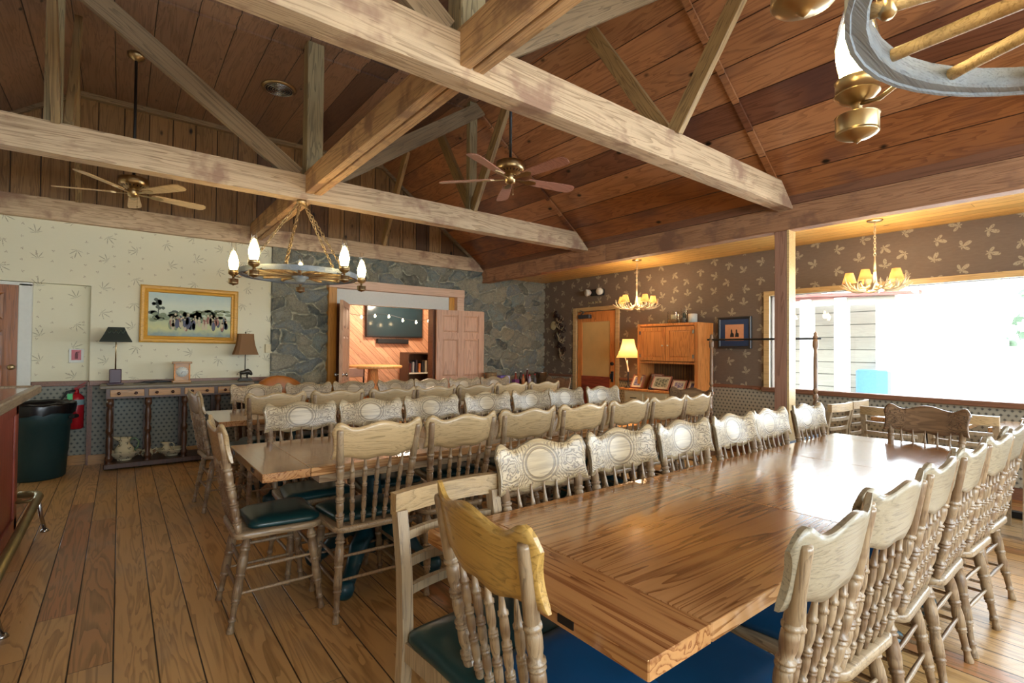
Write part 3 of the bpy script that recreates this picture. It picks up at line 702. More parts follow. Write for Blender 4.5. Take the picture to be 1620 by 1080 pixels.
def crest_mat(name, lo, hi, dark, scrolls=False):
    """carved front: pressed swirls around a smooth oval"""
    t = NT(name); v = t.obj(); o = t.xyz(v)
    a = t.noise(t.scale(t.obj(9.0), (.6, 10, 10)), 1.0, 3, .55, .6); b_ = t.noise(t.scale(t.obj(9.0), (3, 190, 190)), 1.0, 4, .65)
    f = t.math('ADD', t.math('MULTIPLY', t.step(t.math('FRACT', t.math('MULTIPLY', a, 9.0)), 0, .8), .3), t.math('MULTIPLY', b_, .9))
    col = t.ramp(f, [(.25, C(lo)), (.75, C(hi))])
    i = t.n('ShaderNodeObjectInfo').outputs['Random']; k = t.math('ADD', t.math('MULTIPLY', i, .22), .86)
    col = t.mix(1.0, col, t.comb(k, k, k), 'MULTIPLY')
    ax = t.math('ABSOLUTE', o[0]); z = t.math('SUBTRACT', o[2], .895)
    e = t.math('SQRT', t.math('ADD', t.math('POWER', t.math('DIVIDE', ax, .075 if not scrolls else .11), 2.0), t.math('POWER', t.math('DIVIDE', z, .058 if not scrolls else .075), 2.0)))
    ring = t.step(t.math('ABSOLUTE', t.math('SUBTRACT', e, 1.02)), .10, .03)
    ring = t.math('MAXIMUM', ring, t.step(t.math('ABSOLUTE', t.math('SUBTRACT', e, 1.25)), .07, .02)) if not scrolls else t.math('MULTIPLY', ring, 0.0)
    # swirls: concentric bands about two shifting centres
    n1 = t.noise(t.comb(ax, z, 2.0), 20, 3, .5)
    c1 = t.math('SQRT', t.math('ADD', t.math('POWER', t.math('SUBTRACT', ax, .165), 2.0), t.math('POWER', t.math('ADD', z, .005), 2.0)))
    w1 = t.math('SINE', t.math('ADD', t.math('MULTIPLY', c1, 430.0), t.math('ADD', t.math('MULTIPLY', n1, 34.0), t.math('MULTIPLY', t.math('ARCTAN2', z, t.math('SUBTRACT', ax, .165)), 2.0))))
    lines = t.step(w1, .25, .85)
    out = t.step(e, 1.25, 1.4) if not scrolls else t.step(ax, .105, .125)
    edge = t.step(t.math('ABSOLUTE', z), .082, .072)
    g = t.math('MAXIMUM', t.math('MULTIPLY', t.math('MULTIPLY', lines, out), edge), ring)
    col = t.mix(t.math('MULTIPLY', g, .6), col, C(dark))
    t.col(col); t.rough(.36); t.b.inputs['Coat Weight'].default_value = .25; t.b.inputs['Coat Roughness'].default_value = .2
    t.bump(t.math('SUBTRACT', t.math('MULTIPLY', f, .1), g), .8, .004)
    return t.m
m_carved = crest_mat('carved_oak_rail', '#7c6a4c', '#b29c78', '#4c3824')
m_carvedbrown = crest_mat('carved_brown_rail', '#5e4632', '#8a6c50', '#3a281a', True)

def crest(mats, parent, w=.235, zb0=.80, ztop=.955):
    NU, NV = 40, 8; b = MB(); pts = {}
    for side in (0, 1):
        for j in range(NV+1):
            for i in range(NU+1):
                u = -1+2*i/NU; v = j/NV
                ww = w-.012*math.sin(v*PI)+.006*v
                x = u*ww; ax = abs(x)
                zt = ztop+.034*math.exp(-(x/.095)**2)+.036*math.exp(-((ax-.205)/.042)**2)-.030*max(0, (abs(u)-.86)/.14)**2.5
                zb = zb0+.022*(x/.235)**2-.014*math.exp(-((ax-.232)/.018)**2)+.006*math.cos(x*40)*(abs(u) < .9)
                z = zb+(zt-zb)*v
                y = -.228-.20*(z-.80)-.040*(1-(x/.24)**2)
                th = .0115*(1-.45*(abs(2*v-1))**6)*(1-.3*abs(u)**14)
                pts[side, j, i] = (x, y+(th if side else -th), z)
    vs = []; ix = {}
    for k, p_ in pts.items(): ix[k] = len(vs); vs.append(p_)
    fs = []; 
    for j in range(NV):
        for i in range(NU): fs.append((ix[0, j, i], ix[0, j, i+1], ix[0, j+1, i+1], ix[0, j+1, i]))
    b.add(vs, fs, 0, None, True); nb = 0
    fr = [(ix[1, j, i], ix[1, j+1, i], ix[1, j+1, i+1], ix[1, j, i+1]) for j in range(NV) for i in range(NU)]
    rim = []
    for i in range(NU): rim += [(ix[0, 0, i], ix[1, 0, i], ix[1, 0, i+1], ix[0, 0, i+1]), (ix[0, NV, i], ix[0, NV, i+1], ix[1, NV, i+1], ix[1, NV, i])]
    for j in range(NV): rim += [(ix[0, j, 0], ix[0, j+1, 0], ix[1, j+1, 0], ix[1, j, 0]), (ix[0, j, NU], ix[1, j, NU], ix[1, j+1, NU], ix[0, j+1, NU])]
    b.f += fr+rim; b.mi += [1]*len(fr)+[0]*len(rim); b.sm += [True]*len(fr)+[False]*len(rim)
    return b.build('crest_rail', mats, parent)

def seat_outline(wf, wr, yf, yr, n=6, r=.07):
    pts = []
    cs = [(wr/2, yr, -1), (wf/2, yf, 1)]
    def corner(cx, cy, a0, rr):
        for k in range(n+1):
            a = a0+PI/2*k/n; pts.append((cx+rr*math.cos(a), cy+rr*math.sin(a)))
    corner(wr/2-r*.8, yr+r*.8, -PI/2, r*.8); corner(wf/2-r, yf-r, 0, r); corner(-wf/2+r, yf-r, PI/2, r); corner(-wr/2+r*.8, yr+r*.8, PI, r*.8)
    return pts
def dome(name, out, z0, h, mat, parent, zs=((0, 0), (.15, -.006), (.5, -.004), (.8, .02), (.95, .05), (1.0, .09)), puff=True):
    cx = sum(p_[0] for p_ in out)/len(out); cy = sum(p_[1] for p_ in out)/len(out); L = []
    for t_, ins in zs:
        L.append([(cx+(x-cx)*(1-ins/.2), cy+(y-cy)*(1-ins/.2), z0+h*t_) for x, y in out])
    b = MB(); b.loops(L, 0, True, True); return b.build(name, mat, parent)

def make_chair(name, vinyl, wd_, railmats, sd):
    t = thing(name, 'oak press-back chair', 'chair')
    out = seat_outline(.44, .40, .20, -.215)
    b = MB(); L = []
    for z, ins in ((.425, .012), (.43, .0), (.452, .0), (.458, .006), (.458, .03)):
        L.append([(x*(1-ins/.21), y*(1-ins/.21), z) for x, y in out])
    b.loops(L, 0, True, True); b.build('seat', sd, t)
    co_ = seat_outline(.39, .33, .19, -.14, r=.06); dome('cushion', co_, .459, .045, vinyl, t)
    crest(railmats, t)
    for s in (-1, 1):
        b = MB(); a = Vector((s*.172, -.188, .45)); e = Vector((s*.205, -.278, .955))
        b.lathe(a, e, prof_post(.019), 12); b.build('back_post', wd_, t)
    for k in range(5):
        u = (k-2)/2; a = Vector((u*.112, -.192, .455)); e = Vector((u*.135, -.252, .825)); b = MB(); b.lathe(a, e, prof_spindle(.0125), 10); b.build('spindle', wd_, t)
    legs = {}
    for sx in (-1, 1):
        for sy in (-1, 1):
            a = Vector((sx*.155, sy*.145 if sy > 0 else -.15, .43)); e = Vector((sx*.198, .195 if sy > 0 else -.225, 0)); legs[sx, sy] = (a, e)
            b = MB(); b.lathe(a, e, prof_leg(.022), 12); b.build('leg', wd_, t)
    def at(k, z): a, e = legs[k]; return a+(e-a)*((.43-z)/.43)
    rod = [(0, .5), (.1, .75), (.5, 1.0), (.9, .75), (1, .5)]
    for (k1, k2, z) in [((-1, -1), (-1, 1), .17), ((-1, -1), (-1, 1), .28), ((1, -1), (1, 1), .17), ((1, -1), (1, 1), .28), ((-1, 1), (1, 1), .21), ((-1, 1), (1, 1), .31), ((-1, -1), (1, -1), .19), ((-1, -1), (1, -1), .30)]:
        b = MB(); b.lathe(at(k1, z), at(k2, z), [(q, r*.0095) for q, r in rod], 8); b.build('stretcher', wd_, t)
    return t

USED = set()
def put(proto, x, y, rz, label, group):
    rz = math.radians(rz)
    if proto.name not in USED:
        USED.add(proto.name); proto.location = (x, y, 0); proto.rotation_euler = (0, 0, rz); proto['label'] = label; proto['group'] = group; return proto
    return copy_tree(proto, (x, y, 0), rz, label, group)
ch_green = make_chair('pressback_chair', m_vgreen, m_chair, [m_chairx, m_carved], m_seat)
m_greyrail = wood('greyed_oak_rail', '#635a4a', '#8f846e', 0, .36, 1.5, .3, ring=.28, tint=.25, coat=.25)
ch_blue = make_chair('pressback_chair', m_vblue, m_chair, [m_greyrail, m_carved], m_seat)
m_goldrail = wood('golden_oak_rail', '#7e602c', '#b08c4a', 0, .34, 1.5, .3, ring=.35, tint=.05, coat=.3)
ch_gold = make_chair('pressback_chair', m_vblue, m_chair, [m_goldrail, m_carved], m_seat)
ch_brown = make_chair('pressback_chair', m_vblue, m_darkwood if False else m_chair, [m_darkcrest, m_carvedbrown], m_seat)
rnd = random.Random(11)
def row(proto, xs, y, rz, text, group):
    for k, x in enumerate(xs):
        n = '%s from left' % ORD[k] if k < len(xs)-1 else 'rightmost'
        put(proto, x, y+rnd.uniform(-.012, .012), rz+rnd.uniform(-2.5, 2.5), 'oak press-back chair, %s %s' % (n, text), group)
row(ch_blue, [1.35, 1.85, 2.34, 2.83, 3.30, 3.82], 1.27, 180, 'on the far side of the nearest table', 'chairs on the far side of the nearest table')
row(ch_blue, [1.32, 1.80, 2.30, 2.76, 3.23, 3.72], .745, 0, 'on the near side of the nearest table', 'chairs on the near side of the nearest table')
row(ch_green, [1.06, 1.55, 2.04, 2.54, 3.03, 3.52, 3.94], 2.72, 0, 'on the near side of the middle table', 'chairs on the near side of the middle table')
row(ch_green, [.97, 1.44, 1.93, 2.48, 2.98, 3.42, 3.90], 3.26, 180, 'on the far side of the middle table', 'chairs on the far side of the middle table')
row(ch_green, [1.02, 1.53, 2.03, 2.50, 2.97, 3.45, 3.93], 4.70, 0, 'on the near side of the farthest table', 'chairs on the near side of the farthest table')
row(ch_green, [1.07, 1.58, 2.07, 2.58, 3.04, 3.52, 4.0], 5.27, 180, 'on the far side of the farthest table', 'chairs on the far side of the farthest table')
put(ch_gold, .955, .985, -95, 'golden press-back chair in the foreground, its bare back to us', 'chairs at the table ends')
put(ch_green, .66, 2.90, -91, 'press-back chair with a green seat, side-on at left of the middle table', 'chairs at the table ends')
put(ch_green, .77, 5.0, -86, 'press-back chair side-on before the console table', 'chairs at the table ends')
put(ch_brown, 4.09, 1.0, 88, 'press-back chair with a brown carved crest heading the nearest table', 'chairs at the table ends')
put(ch_brown, 4.22, 2.86, 92, 'press-back chair with a brown crest heading the middle table, before the hutch', 'chairs at the table ends')
put(ch_brown, 4.42, 5.0, 90, 'press-back chair with a brown crest heading the farthest table', 'chairs at the table ends')

# ladder-back chairs
def make_ladder(vinyl, post, label):
    t = thing('ladderback_chair', label, 'chair')
    for s in (-1, 1):
        b = MB(); L = []
        for z, y in ((0, -.25), (.25, -.215), (.45, -.20), (.65, -.212), (.83, -.245)):
            L.append([(s*.195-.019, y-.019, z), (s*.195+.019, y-.019, z), (s*.195+.019, y+.019, z), (s*.195-.019, y+.019, z)])
        b.loops(L, 0, True, False); b.build('rear_leg', post, t)
        b = MB(); b.loops([[(s*.195-.017*k, .175-.017*k, z), (s*.195+.017*k, .175-.017*k, z), (s*.195+.017*k, .175+.017*k, z), (s*.195-.017*k, .175+.017*k, z)] for z, k in ((0, .75), (.42, 1.15))], 0, True, False); b.build('front_leg', post, t)
    b = MB(); N = 12
    def slat(z0, z1, w, dep, th=.011):
        b = MB(); L = []
        for i in range(N+1):
            u = -1+2*i/N; x = u*w; y0 = -.205-.05*max(0, (z0-.45)/.4)-.03*(1-u*u)
            L.append([(x, y0-th, z0), (x, y0+th, z0), (x, y0+th, z1), (x, y0-th, z1)])
        b.loops(L, 0, True, False); return b
    slat(.815, .885, .215, 0, .018).build('top_rail', m_chairx, t)
    for z in (.56, .645, .73): slat(z, z+.028, .18, 0).build('slat', post, t)
    b = MB()
    for a, c in (((-.195, .175), (.195, .175)), ((-.195, -.2), (.195, -.2)), ((-.195, -.2), (-.195, .175)), ((.195, -.2), (.195, .175))):
        b.obox((a[0], a[1], .405), (c[0], c[1], .405), .022, .06)
    b.build('seat_frame', post, t)
    dome('cushion', seat_outline(.43, .40, .21, -.185, r=.05), .436, .055, vinyl, t)
    for s in (-1, 1):
        b = MB(); b.obox((s*.195, -.225, .19), (s*.195, .175, .19), .018, .028); b.build('stretcher', post, t)
    return t
m_lpost = wood('grey_oak_post', '#6c5c4a', '#988468', 2, .4, 1.3, .3, ring=.35, tint=.2, coat=.15)
ld = make_ladder(m_vgreen, m_lpost, 'square-posted ladder-back chair with a dark green seat, left of the foreground chair'); ld.name = 'ladderback_chair'
ld.location = (.935, 1.285, 0); ld.rotation_euler = (0, 0, math.radians(184)); ld['group'] = 'ladder-back chairs'
lb = make_ladder(m_vblue, m_lpost, 'ladder-back chair, left of the pair just right of the timber post'); lb.location = (5.27, 2.07, 0); lb.rotation_euler = (0, 0, math.radians(-3)); lb['group'] = 'ladder-back chairs'
for x, y, a, lab in ((5.73, 2.07, 1, 'ladder-back chair with a pale top rail, right of the pair left of the window tables'),
                     (5.42, 1.43, -86, 'ladder-back chair showing its post just left of the big brown crest'),
                     (5.42, .95, -91, 'ladder-back chair mostly hidden behind the big brown crest'),
                     (5.44, .42, -88, 'ladder-back chair at the window tables, right of the brown crest')):
    copy_tree(lb, (x, y, 0), math.radians(a), lab, 'ladder-back chairs')

# ------------------------------------------------------------------ tables
def table(name, label, x0, x1, y0, y1, seams, loc_x, cat='table', edge=m_tableedge, endstrip=.22):
    t = thing(name, label, cat, ((x0+x1)/2, (y0+y1)/2, 0)); cx, cy = (x0+x1)/2, (y0+y1)/2
    zt, th = .762, .042
    xs = [x0+endstrip]+seams+[x1-endstrip]
    for a, c, mt in [(x0, x0+endstrip, m_tabley), (x1-endstrip, x1, m_tabley)]+[(xs[i], xs[i+1], m_tablex) for i in range(len(xs)-1)]:
        b = MB(); b.box((a-cx+.0012, y0-cy, zt-th), (c-cx-.0012, y1-cy, zt), 0, None, .003); o = b.build('tabletop_leaf', [mt], t)
        for i, p_ in enumerate(o.data.polygons): pass
    b = MB(); b.box((x0-cx+.3, y0-cy+.13, zt-th-.07), (x1-cx-.3, y1-cy-.13, zt-th)); b.build('apron', edge, t)
    for px in loc_x:
        b = MB(); b.lathe((px-cx, 0, .69), (px-cx, 0, .12), [(0, .1), (.06, .1), (.08, .045), (.25, .04), (.4, .055), (.55, .06), (.7, .045), (.72, .06), (.8, .06), (.85, .07), (1, .065)], 16); o = b.build('pedestal', m_teal, t)
        for k in range(4):
            a = PI/4+k*PI/2; c, s = math.cos(a), math.sin(a); b = MB()
            pr = [(.05, .22), (.14, .25), (.22, .2), (.27, .13), (.33, .075), (.38, .055)]
            b.tube([(px-cx+c*r, s*r, z) for r, z in pr], [.05, .055, .05, .042, .04, .045], 10)
            b.lathe((px-cx+c*.38, s*.38, 0), (px-cx+c*.38, s*.38, .1), [(0, .03), (.15, .045), (.5, .056), (.85, .045), (1, .01)], 12); b.build('foot', m_teal, o)
    for k, py in enumerate((y0-cy+.1, y1-cy-.25)):
        b = MB(); b.box((x0-cx-.0015, py+.1, zt-th+.012), (x0-cx+.01, py+.15, zt-.012)); b.build('lock_plate', m_iron, t)
    return t
table('dining_table', 'long oak table nearest to us with a glossy top shining under the window', .80, 4.15, .60, 1.47, [1.97, 3.06], (1.60, 3.06))
table('dining_table', 'long oak table in the middle row with a pale left corner', .53, 4.15, 2.56, 3.42, [1.6, 3.0], (1.25, 3.24))
table('dining_table', 'long oak table in the farthest row before the stone wall', .62, 4.4, 4.54, 5.40, [1.7, 3.1], (1.3, 3.25))
def small_table(x0, x1, y0, y1, label, mat):
    t = thing('cafe_table', label, 'table', ((x0+x1)/2, (y0+y1)/2, 0)); w, d = (x1-x0)/2, (y1-y0)/2
    b = MB(); b.box((-w, -d, .72), (w, d, .76), 0, None, .006); b.build('tabletop', mat, t)
    b = MB(); b.lathe((0, 0, .72), (0, 0, .05), [(0, .05), (.1, .035), (.9, .035), (1, .05)], 14); b.build('pedestal', m_iron, t)
    b = MB(); b.obox((-.28, 0, .03), (.28, 0, .03), .06, .05); b.obox((0, -.28, .03), (0, .28, .03), .06, .05); b.build('base', m_iron, t)
small_table(5.52, 6.2, .98, 1.66, 'small pale table under the window, left of the two', m_tablex)
small_table(5.52, 6.2, .18, .86, 'small pale table under the window, right of the two', m_tablex)

# ------------------------------------------------------------------ wheel chandeliers
def chain(b, a, e, n, r=.012, w=.0038):
    a = Vector(a); e = Vector(e); d = (e-a)/n; dn = d.normalized(); x = dn.orthogonal().normalized(); y = dn.cross(x)
    for k in range(n):
        c = a+d*(k+.5); u = x if k % 2 else y; hl = d.length*.68
        b.tube([c+dn*(hl*math.cos(q))+u*(r*math.sin(q)) for q in [2*PI*i/8 for i in range(8)]], w, 5, 0, True)
def wheel_chandelier(label, loc, angles, ztop, power, R=.50, spin=.1, ns=16):
    t = thing('wagon_wheel_chandelier', label, 'chandelier', loc, 0, 'wagon wheel chandeliers')
    N = 48; b = MB(); L = []
    for k in range(N):
        a = 2*PI*k/N; c, s = math.cos(a), math.sin(a)
        L.append([((R-.024)*c, (R-.024)*s, -.018), ((R-.02)*c, (R-.02)*s, -.022), ((R+.002)*c, (R+.002)*s, -.022), ((R+.004)*c, (R+.004)*s, -.026), ((R+.012)*c, (R+.012)*s, -.026), ((R+.012)*c, (R+.012)*s, .02), ((R+.002)*c, (R+.002)*s, .02), ((R-.024)*c, (R-.024)*s, .018)])
    L.append(L[0]); b.loops(L, 0, False, False); b.build('rim', m_rim, t)
    b = MB(); b.lathe((0, 0, -.07), (0, 0, .07), [(0, .03), (.1, .045), (.25, .05), (.3, .075), (.7, .075), (.75, .05), (.95, .045), (1, .02)], 18); b.build('hub', m_silver, t)
    for k in range(ns):
        a = 2*PI*k/ns+spin; b = MB(); b.lathe((.05*math.cos(a), .05*math.sin(a), 0), ((R-.015)*math.cos(a), (R-.015)*math.sin(a), 0), [(0, .012), (.1, .017), (.5, .0145), (.9, .012), (1, .013)], 10); b.build('spoke', m_spoke, t)
    for k in range(5):
        a = 2*PI*k/5+spin+.31; L_ = math.hypot(R-.1, ztop-loc[2]); n = int(L_/.034)
        b = MB(); chain(b, ((R-.05)*math.cos(a), (R-.05)*math.sin(a), .02), (.03*math.cos(a), .03*math.sin(a), ztop-loc[2]-.03), n); b.lathe(((R-.05)*math.cos(a), (R-.05)*math.sin(a), -.02), ((R-.05)*math.cos(a), (R-.05)*math.sin(a), .03), [(0, .008), (.2, .016), (.8, .016), (1, .006)], 8); b.build('chain', m_brass, t)
    b = MB(); b.lathe((0, 0, ztop-loc[2]-.05), (0, 0, ztop-loc[2]), [(0, .01), (.3, .035), (.6, .045), (1, .045)], 16); b.build('canopy', m_brass, t)
    for a in angles:
        a = math.radians(a); px, py = (R+.10)*math.cos(a), (R+.10)*math.sin(a)
        b = MB(); b.tube([(R*math.cos(a), R*math.sin(a), -.012), ((R+.05)*math.cos(a), (R+.05)*math.sin(a), -.03), (px, py, -.02)], .005); 
        b.lathe((px, py, -.11), (px, py, -.045), [(0, .002), (.06, .007), (.1, .009), (.12, .014), (.2, .03), (.3, .041), (.36, .044), (.38, .041), (.42, .043), (.93, .043), (.95, .045), (1, .03)], 24)
        b.lathe((px, py, -.045), (px, py, .035), [(0, .01), (.25, .01), (.32, .016), (.42, .032), (.58, .044), (.6, .046), (.64, .043), (.98, .043), (1, .045)], 24)
        lm = b.build('oil_lamp', m_brass, t)
        b = MB(); b.lathe((px, py, .03), (px, py, .29), [(0, .034), (.1, .036), (.25, .043), (.38, .044), (.55, .035), (.7, .024), (.85, .02), (1, .02)], 20, 0, False); b.build('chimney', m_chimney, lm)
        b = MB(); b.lathe((px, py, .035), (px, py, .215), [(0, .026), (.12, .034), (.3, .041), (.45, .042), (.62, .034), (.8, .022), (.93, .014), (1, .003)], 16); b.build('bulb', m_flame, lm)
        lamp_light('lamp_light', (px, py, .11), power, WARM, .045, t)
    return t
wheel_chandelier('wagon wheel chandelier with five glowing oil lamps hanging under the middle truss', (1.32, 4.93, 2.03), (3, 75, 147, 219, 291), 2.73, 30)
wheel_chandelier('wagon wheel chandelier cut off by the top right corner of the picture', (1.15, -.15, 1.94), (73, 130, 203, 275, 347), 2.60, 18, spin=math.radians(39-22.5*1))

# ------------------------------------------------------------------ ceiling fans
def fan(label, x, y, ang, mat, ztop, zb=2.86):
    t = thing('ceiling_fan', label, 'ceiling fan', (x, y, zb), 0, 'ceiling fans')
    b = MB(); b.lathe((0, 0, ztop-zb), (0, 0, ztop-zb-.07), [(0, .075), (.5, .07), (.9, .03), (1, .02)], 18); b.build('canopy', m_brass, t)
    b = MB(); b.lathe((0, 0, .16), (0, 0, ztop-zb-.05), [(0, .013), (1, .013)], 10); b.build('down_rod', m_black, t)
    b = MB(); b.lathe((0, 0, .17), (0, 0, .03), [(0, .02), (.08, .03), (.12, .1), (.2, .125), (.65, .125), (.72, .11), (.9, .07), (1, .05)], 28); mh = b.build('motor_housing', m_brass, t)
    b = MB()
    for k in range(20):
        a = 2*PI*k/20; b.obox((.085*math.cos(a), .085*math.sin(a), .055), (.115*math.cos(a), .115*math.sin(a), .078), .009, .006)
    b.build('vent_slots', m_black, mh)
    b = MB(); b.lathe((0, 0, .04), (0, 0, -.05), [(0, .05), (.3, .052), (.8, .045), (1, .01)], 20); b.build('switch_cup', m_brass, t)
    b = MB(); b.tube([(.03, 0, -.04), (.031, 0, -.12)], .0015, 5); b.lathe((.031, 0, -.12), (.031, 0, -.14), [(0, .002), (.5, .006), (1, .002)], 8); b.build('pull_chain', m_brass, t)
    for k in range(5):
        a = math.radians(ang+72*k); Rz = Matrix.Rotation(a, 4, 'Z') @ Matrix.Translation((.17, 0, .0)) @ Matrix.Rotation(math.radians(-12), 4, 'X')
        out = [(0, -.045), (.36, -.062), (.44, -.06), (.47, -.045), (.485, 0), (.47, .045), (.44, .06), (.36, .062), (0, .045), (-.02, .02), (-.02, -.02)]
        b = MB(); b.prism(out, -.004, .004, 0, Rz); bl = b.build('blade', mat, t)
        b = MB(); b.prism([(-.12, -.012), (-.03, -.016), (.0, -.035), (.06, -.03), (.09, 0), (.06, .03), (0, .035), (-.03, .016), (-.12, .012)], -.010, -.004, 0, Rz); b.build('blade_bracket', m_brass, bl)
m_blade1 = wood('pale_blade', '#b09066', '#d8bc90', 0, .4, 1.0, .1, ring=.4); m_blade2 = wood('rosy_blade', '#8a5c4c', '#a87868', 0, .3, 1.0, .1, ring=.4, coat=.4)
fan('brass ceiling fan with pale blades at upper left, behind the middle tie beam', .08, 6.2, 16, m_blade1, ZC)
fan('brass ceiling fan with rosy brown blades near the centre of the ceiling', 2.70, 3.52, 60, m_blade2, ZC)

v = thing('ceiling_vent', 'round metal air vent in the board ceiling', 'vent', (1.35, 6.0, ZC))
b = MB(); b.lathe((0, 0, 0), (0, 0, -.02), [(0, .18), (.6, .178), (1, .155)], 32); b.build('flange', m_brass, v)
b = MB()
for r_ in (.14, .115, .09, .065, .04, .018): b.tube([(r_*math.cos(q), r_*math.sin(q), -.024-.1*(.15-r_)*.3) for q in [2*PI*i/28 for i in range(28)]], .0055, 6, 0, True)
b.build('louver_rings', m_steel, v)
b = MB(); b.lathe((0, 0, -.019), (0, 0, -.022), [(0, .148), (1, .148)], 32); b.build('throat', m_black, v)

# ------------------------------------------------------------------ antler chandeliers
m_shade_lit = shade_cloth('small_lit_shade', '#c89c68', .22, '#ffa050')
def antler(b, p0, p1, sag, r, tines, seedv):
    rr = random.Random(seedv); p0 = Vector(p0); p1 = Vector(p1); n = 9; pts = []
    side = (p1-p0).cross(Vector((0, 0, 1))).normalized()
    for i in range(n):
        u = i/(n-1); p_ = p0.lerp(p1, u); p_.z -= sag*math.sin(u*PI*.8); p_ += side*(.03*math.sin(u*PI)); pts.append(p_)
    b.tube(pts, [r*(1-.75*i/(n-1)) for i in range(n)], 7)
    for k in range(tines):
        i = 2+2*k; q = pts[min(i, n-1)]; dd = (pts[min(i+1, n-1)]-q).normalized()
        tip = q+Vector((rr.uniform(-.02, .02), rr.uniform(-.02, .02), rr.uniform(.06, .11)))+dd*.06
        b.tube([q, q.lerp(tip, .5)+dd*.02, tip], [r*.6, r*.45, r*.12], 6)
def antler_chandelier(label, x, y, z, R, power):
    t = thing('antler_chandelier', label, 'chandelier', (x, y, z), 0, 'antler chandeliers')
    b = MB(); b.lathe((0, 0, 2.665-z), (0, 0, 2.645-z), [(0, .07), (.6, .065), (1, .02)], 20); b.build('canopy', m_brass, t)
    b = MB(); chain(b, (0, 0, .34), (0, 0, 2.65-z), 12, .01, .0028); b.build('chain', m_antler, t)
    b = MB(); b.lathe((0, 0, .0), (0, 0, .34), [(0, .01), (.05, .03), (.2, .022), (.5, .012), (1, .006)], 10); b.build('stem', m_antler, t)
    for k in range(6):
        a = 2*PI*k/6+.3; c, s = math.cos(a), math.sin(a); b = MB()
        antler(b, (.0, 0, .06), (R*c, R*s, .12), .10, .018, 3, k); antler(b, (R*.3*c, R*.3*s, .0), (R*.95*math.cos(a+.55), R*.95*math.sin(a+.55), .08), .04, .013, 2, k+20)
        b.build('antler', m_antler, t)
    for k in range(5):
        a = 2*PI*k/5+.55; c, s = R*.68*math.cos(a), R*.68*math.sin(a)
        b = MB(); b.lathe((c, s, .02), (c, s, .10), [(0, .012), (1, .011)], 10); cd = b.build('candle_sleeve', m_cream, t)
        b = MB(); b.lathe((c, s, .085), (c, s, .185), [(0, .062), (1, .034)], 20, 0, False); b.build('shade', m_shade_lit, cd)
        b = MB(); b.lathe((c, s, .1), (c, s, .15), [(0, .006), (.3, .012), (.6, .012), (1, .002)], 10); b.build('bulb', m_flame, cd)
    lamp_light('lamp_light', (0, 0, .19), power, WARM, .12, t)
antler_chandelier('antler chandelier with small lit shades in front of the picture window', 5.88, 1.73, 1.97, .31, 11)
antler_chandelier('antler chandelier with small lit shades before the papered door', 5.88, 4.64, 1.96, .34, 14)

# ------------------------------------------------------------------ bar counter at the left
t = thing('bar_counter', 'reddish bar with a glossy brown top at the left edge', 'counter', (-.85, 3.6, 0))
m_barred = wood('bar_front', '#6a2f24', '#944a38', 2, .35, 1.0, .15, ring=.35, tint=.1)
b = MB(); b.box((-.36, -2.0, .0), (.27, 1.45, 1.0)); b.build('cabinet', m_barred, t)
b = MB()
for yy in (-1.9, -.9, .1, 1.33): b.box((.27, yy, .05), (.285, yy+.11, .98), 0, None, .004)
b.box((.27, -2.0, .02), (.285, 1.45, .14), 0, None, .004); b.box((.27, -2, .86), (.285, 1.45, .98), 0, None, .004)
b.build('face_frame', m_barred, t)
b = MB(); b.box((-.42, -2.05, 1.0), (.33, 1.70, 1.035)); b.build('bar_top', wood('bar_top_wood', '#6e4226', '#9c6a40', 1, .12, .8, .05, ring=.4, tint=.05, coat=.8), t)
b = MB(); b.box((.33, -2.05, .985), (.375, 1.745, 1.045), 0, None, .01); b.box((-.42, 1.70, .985), (.33, 1.745, 1.045), 0, None, .01); b.build('edge_moulding', m_seat, t)
fr = thing('foot_rail', 'brass foot rail on short legs in front of the bar', 'foot rail', (-.44, 3.9, 0))
m_oldbrass = plain('dull_rail_brass', '#8a7f58', .4, .8, .5, .2, 8)
b = MB(); b.tube([(0, -1.6, .27), (0, 1.05, .27), (-.015, 1.12, .27), (-.07, 1.16, .27), (-.12, 1.17, .27)], .026, 12); b.build('rail', m_oldbrass, fr)
for yy in (-.7, 1.0):
    b = MB(); b.tube([(0, yy, .26), (.015, yy+.05, .12), (.03, yy+.1, .012)], [.014, .012, .012], 8); b.lathe((.03, yy+.1, 0), (.03, yy+.1, .015), [(0, .028), (1, .02)], 12); b.build('leg', m_steel, fr)
    b = MB(); b.tube([(0, yy, .27), (-.06, yy+.02, .25), (-.118, yy+.03, .25)], .011, 8); b.build('wall_bracket', m_oldbrass, fr)

# trash can
t = thing('trash_can', 'dark green round trash can lined with a black bag beside the bar', 'trash can', (-.64, 7.06, 0))
b = MB(); b.lathe((0, 0, 0), (0, 0, .72), [(0, .2), (.02, .215), (.35, .228), (.36, .232), (.74, .245), (.75, .255), (.9, .262), (1, .262)], 32); b.lathe((0, 0, .72), (0, 0, .745), [(0, .262), (.1, .28), (1, .28)], 32, 0, False); b.build('body', plain('dark_green_plastic', '#17383c', .45), t)
b = MB(); N = 32; rr = random.Random(3); L = []
for z, r0 in ((.66, .285), (.74, .29), (.765, .285), (.77, .26), (.73, .235), (.62, .22)):
    L.append([((r0+rr.uniform(-.006, .006))*math.cos(2*PI*k/N), (r0+rr.uniform(-.006, .006))*math.sin(2*PI*k/N), z+rr.uniform(-.012, .012)) for k in range(N)])
b.loops(L, 0, False, True); b.build('bag', plain('black_bag', '#0e0f12', .25), t)
b = MB()
for a in (-.3, PI-.3): b.box((.255, -.06, .60), (.31, .06, .635), 0, Matrix.Rotation(a, 4, 'Z'), .01)
b.build('handles', m_black, t)

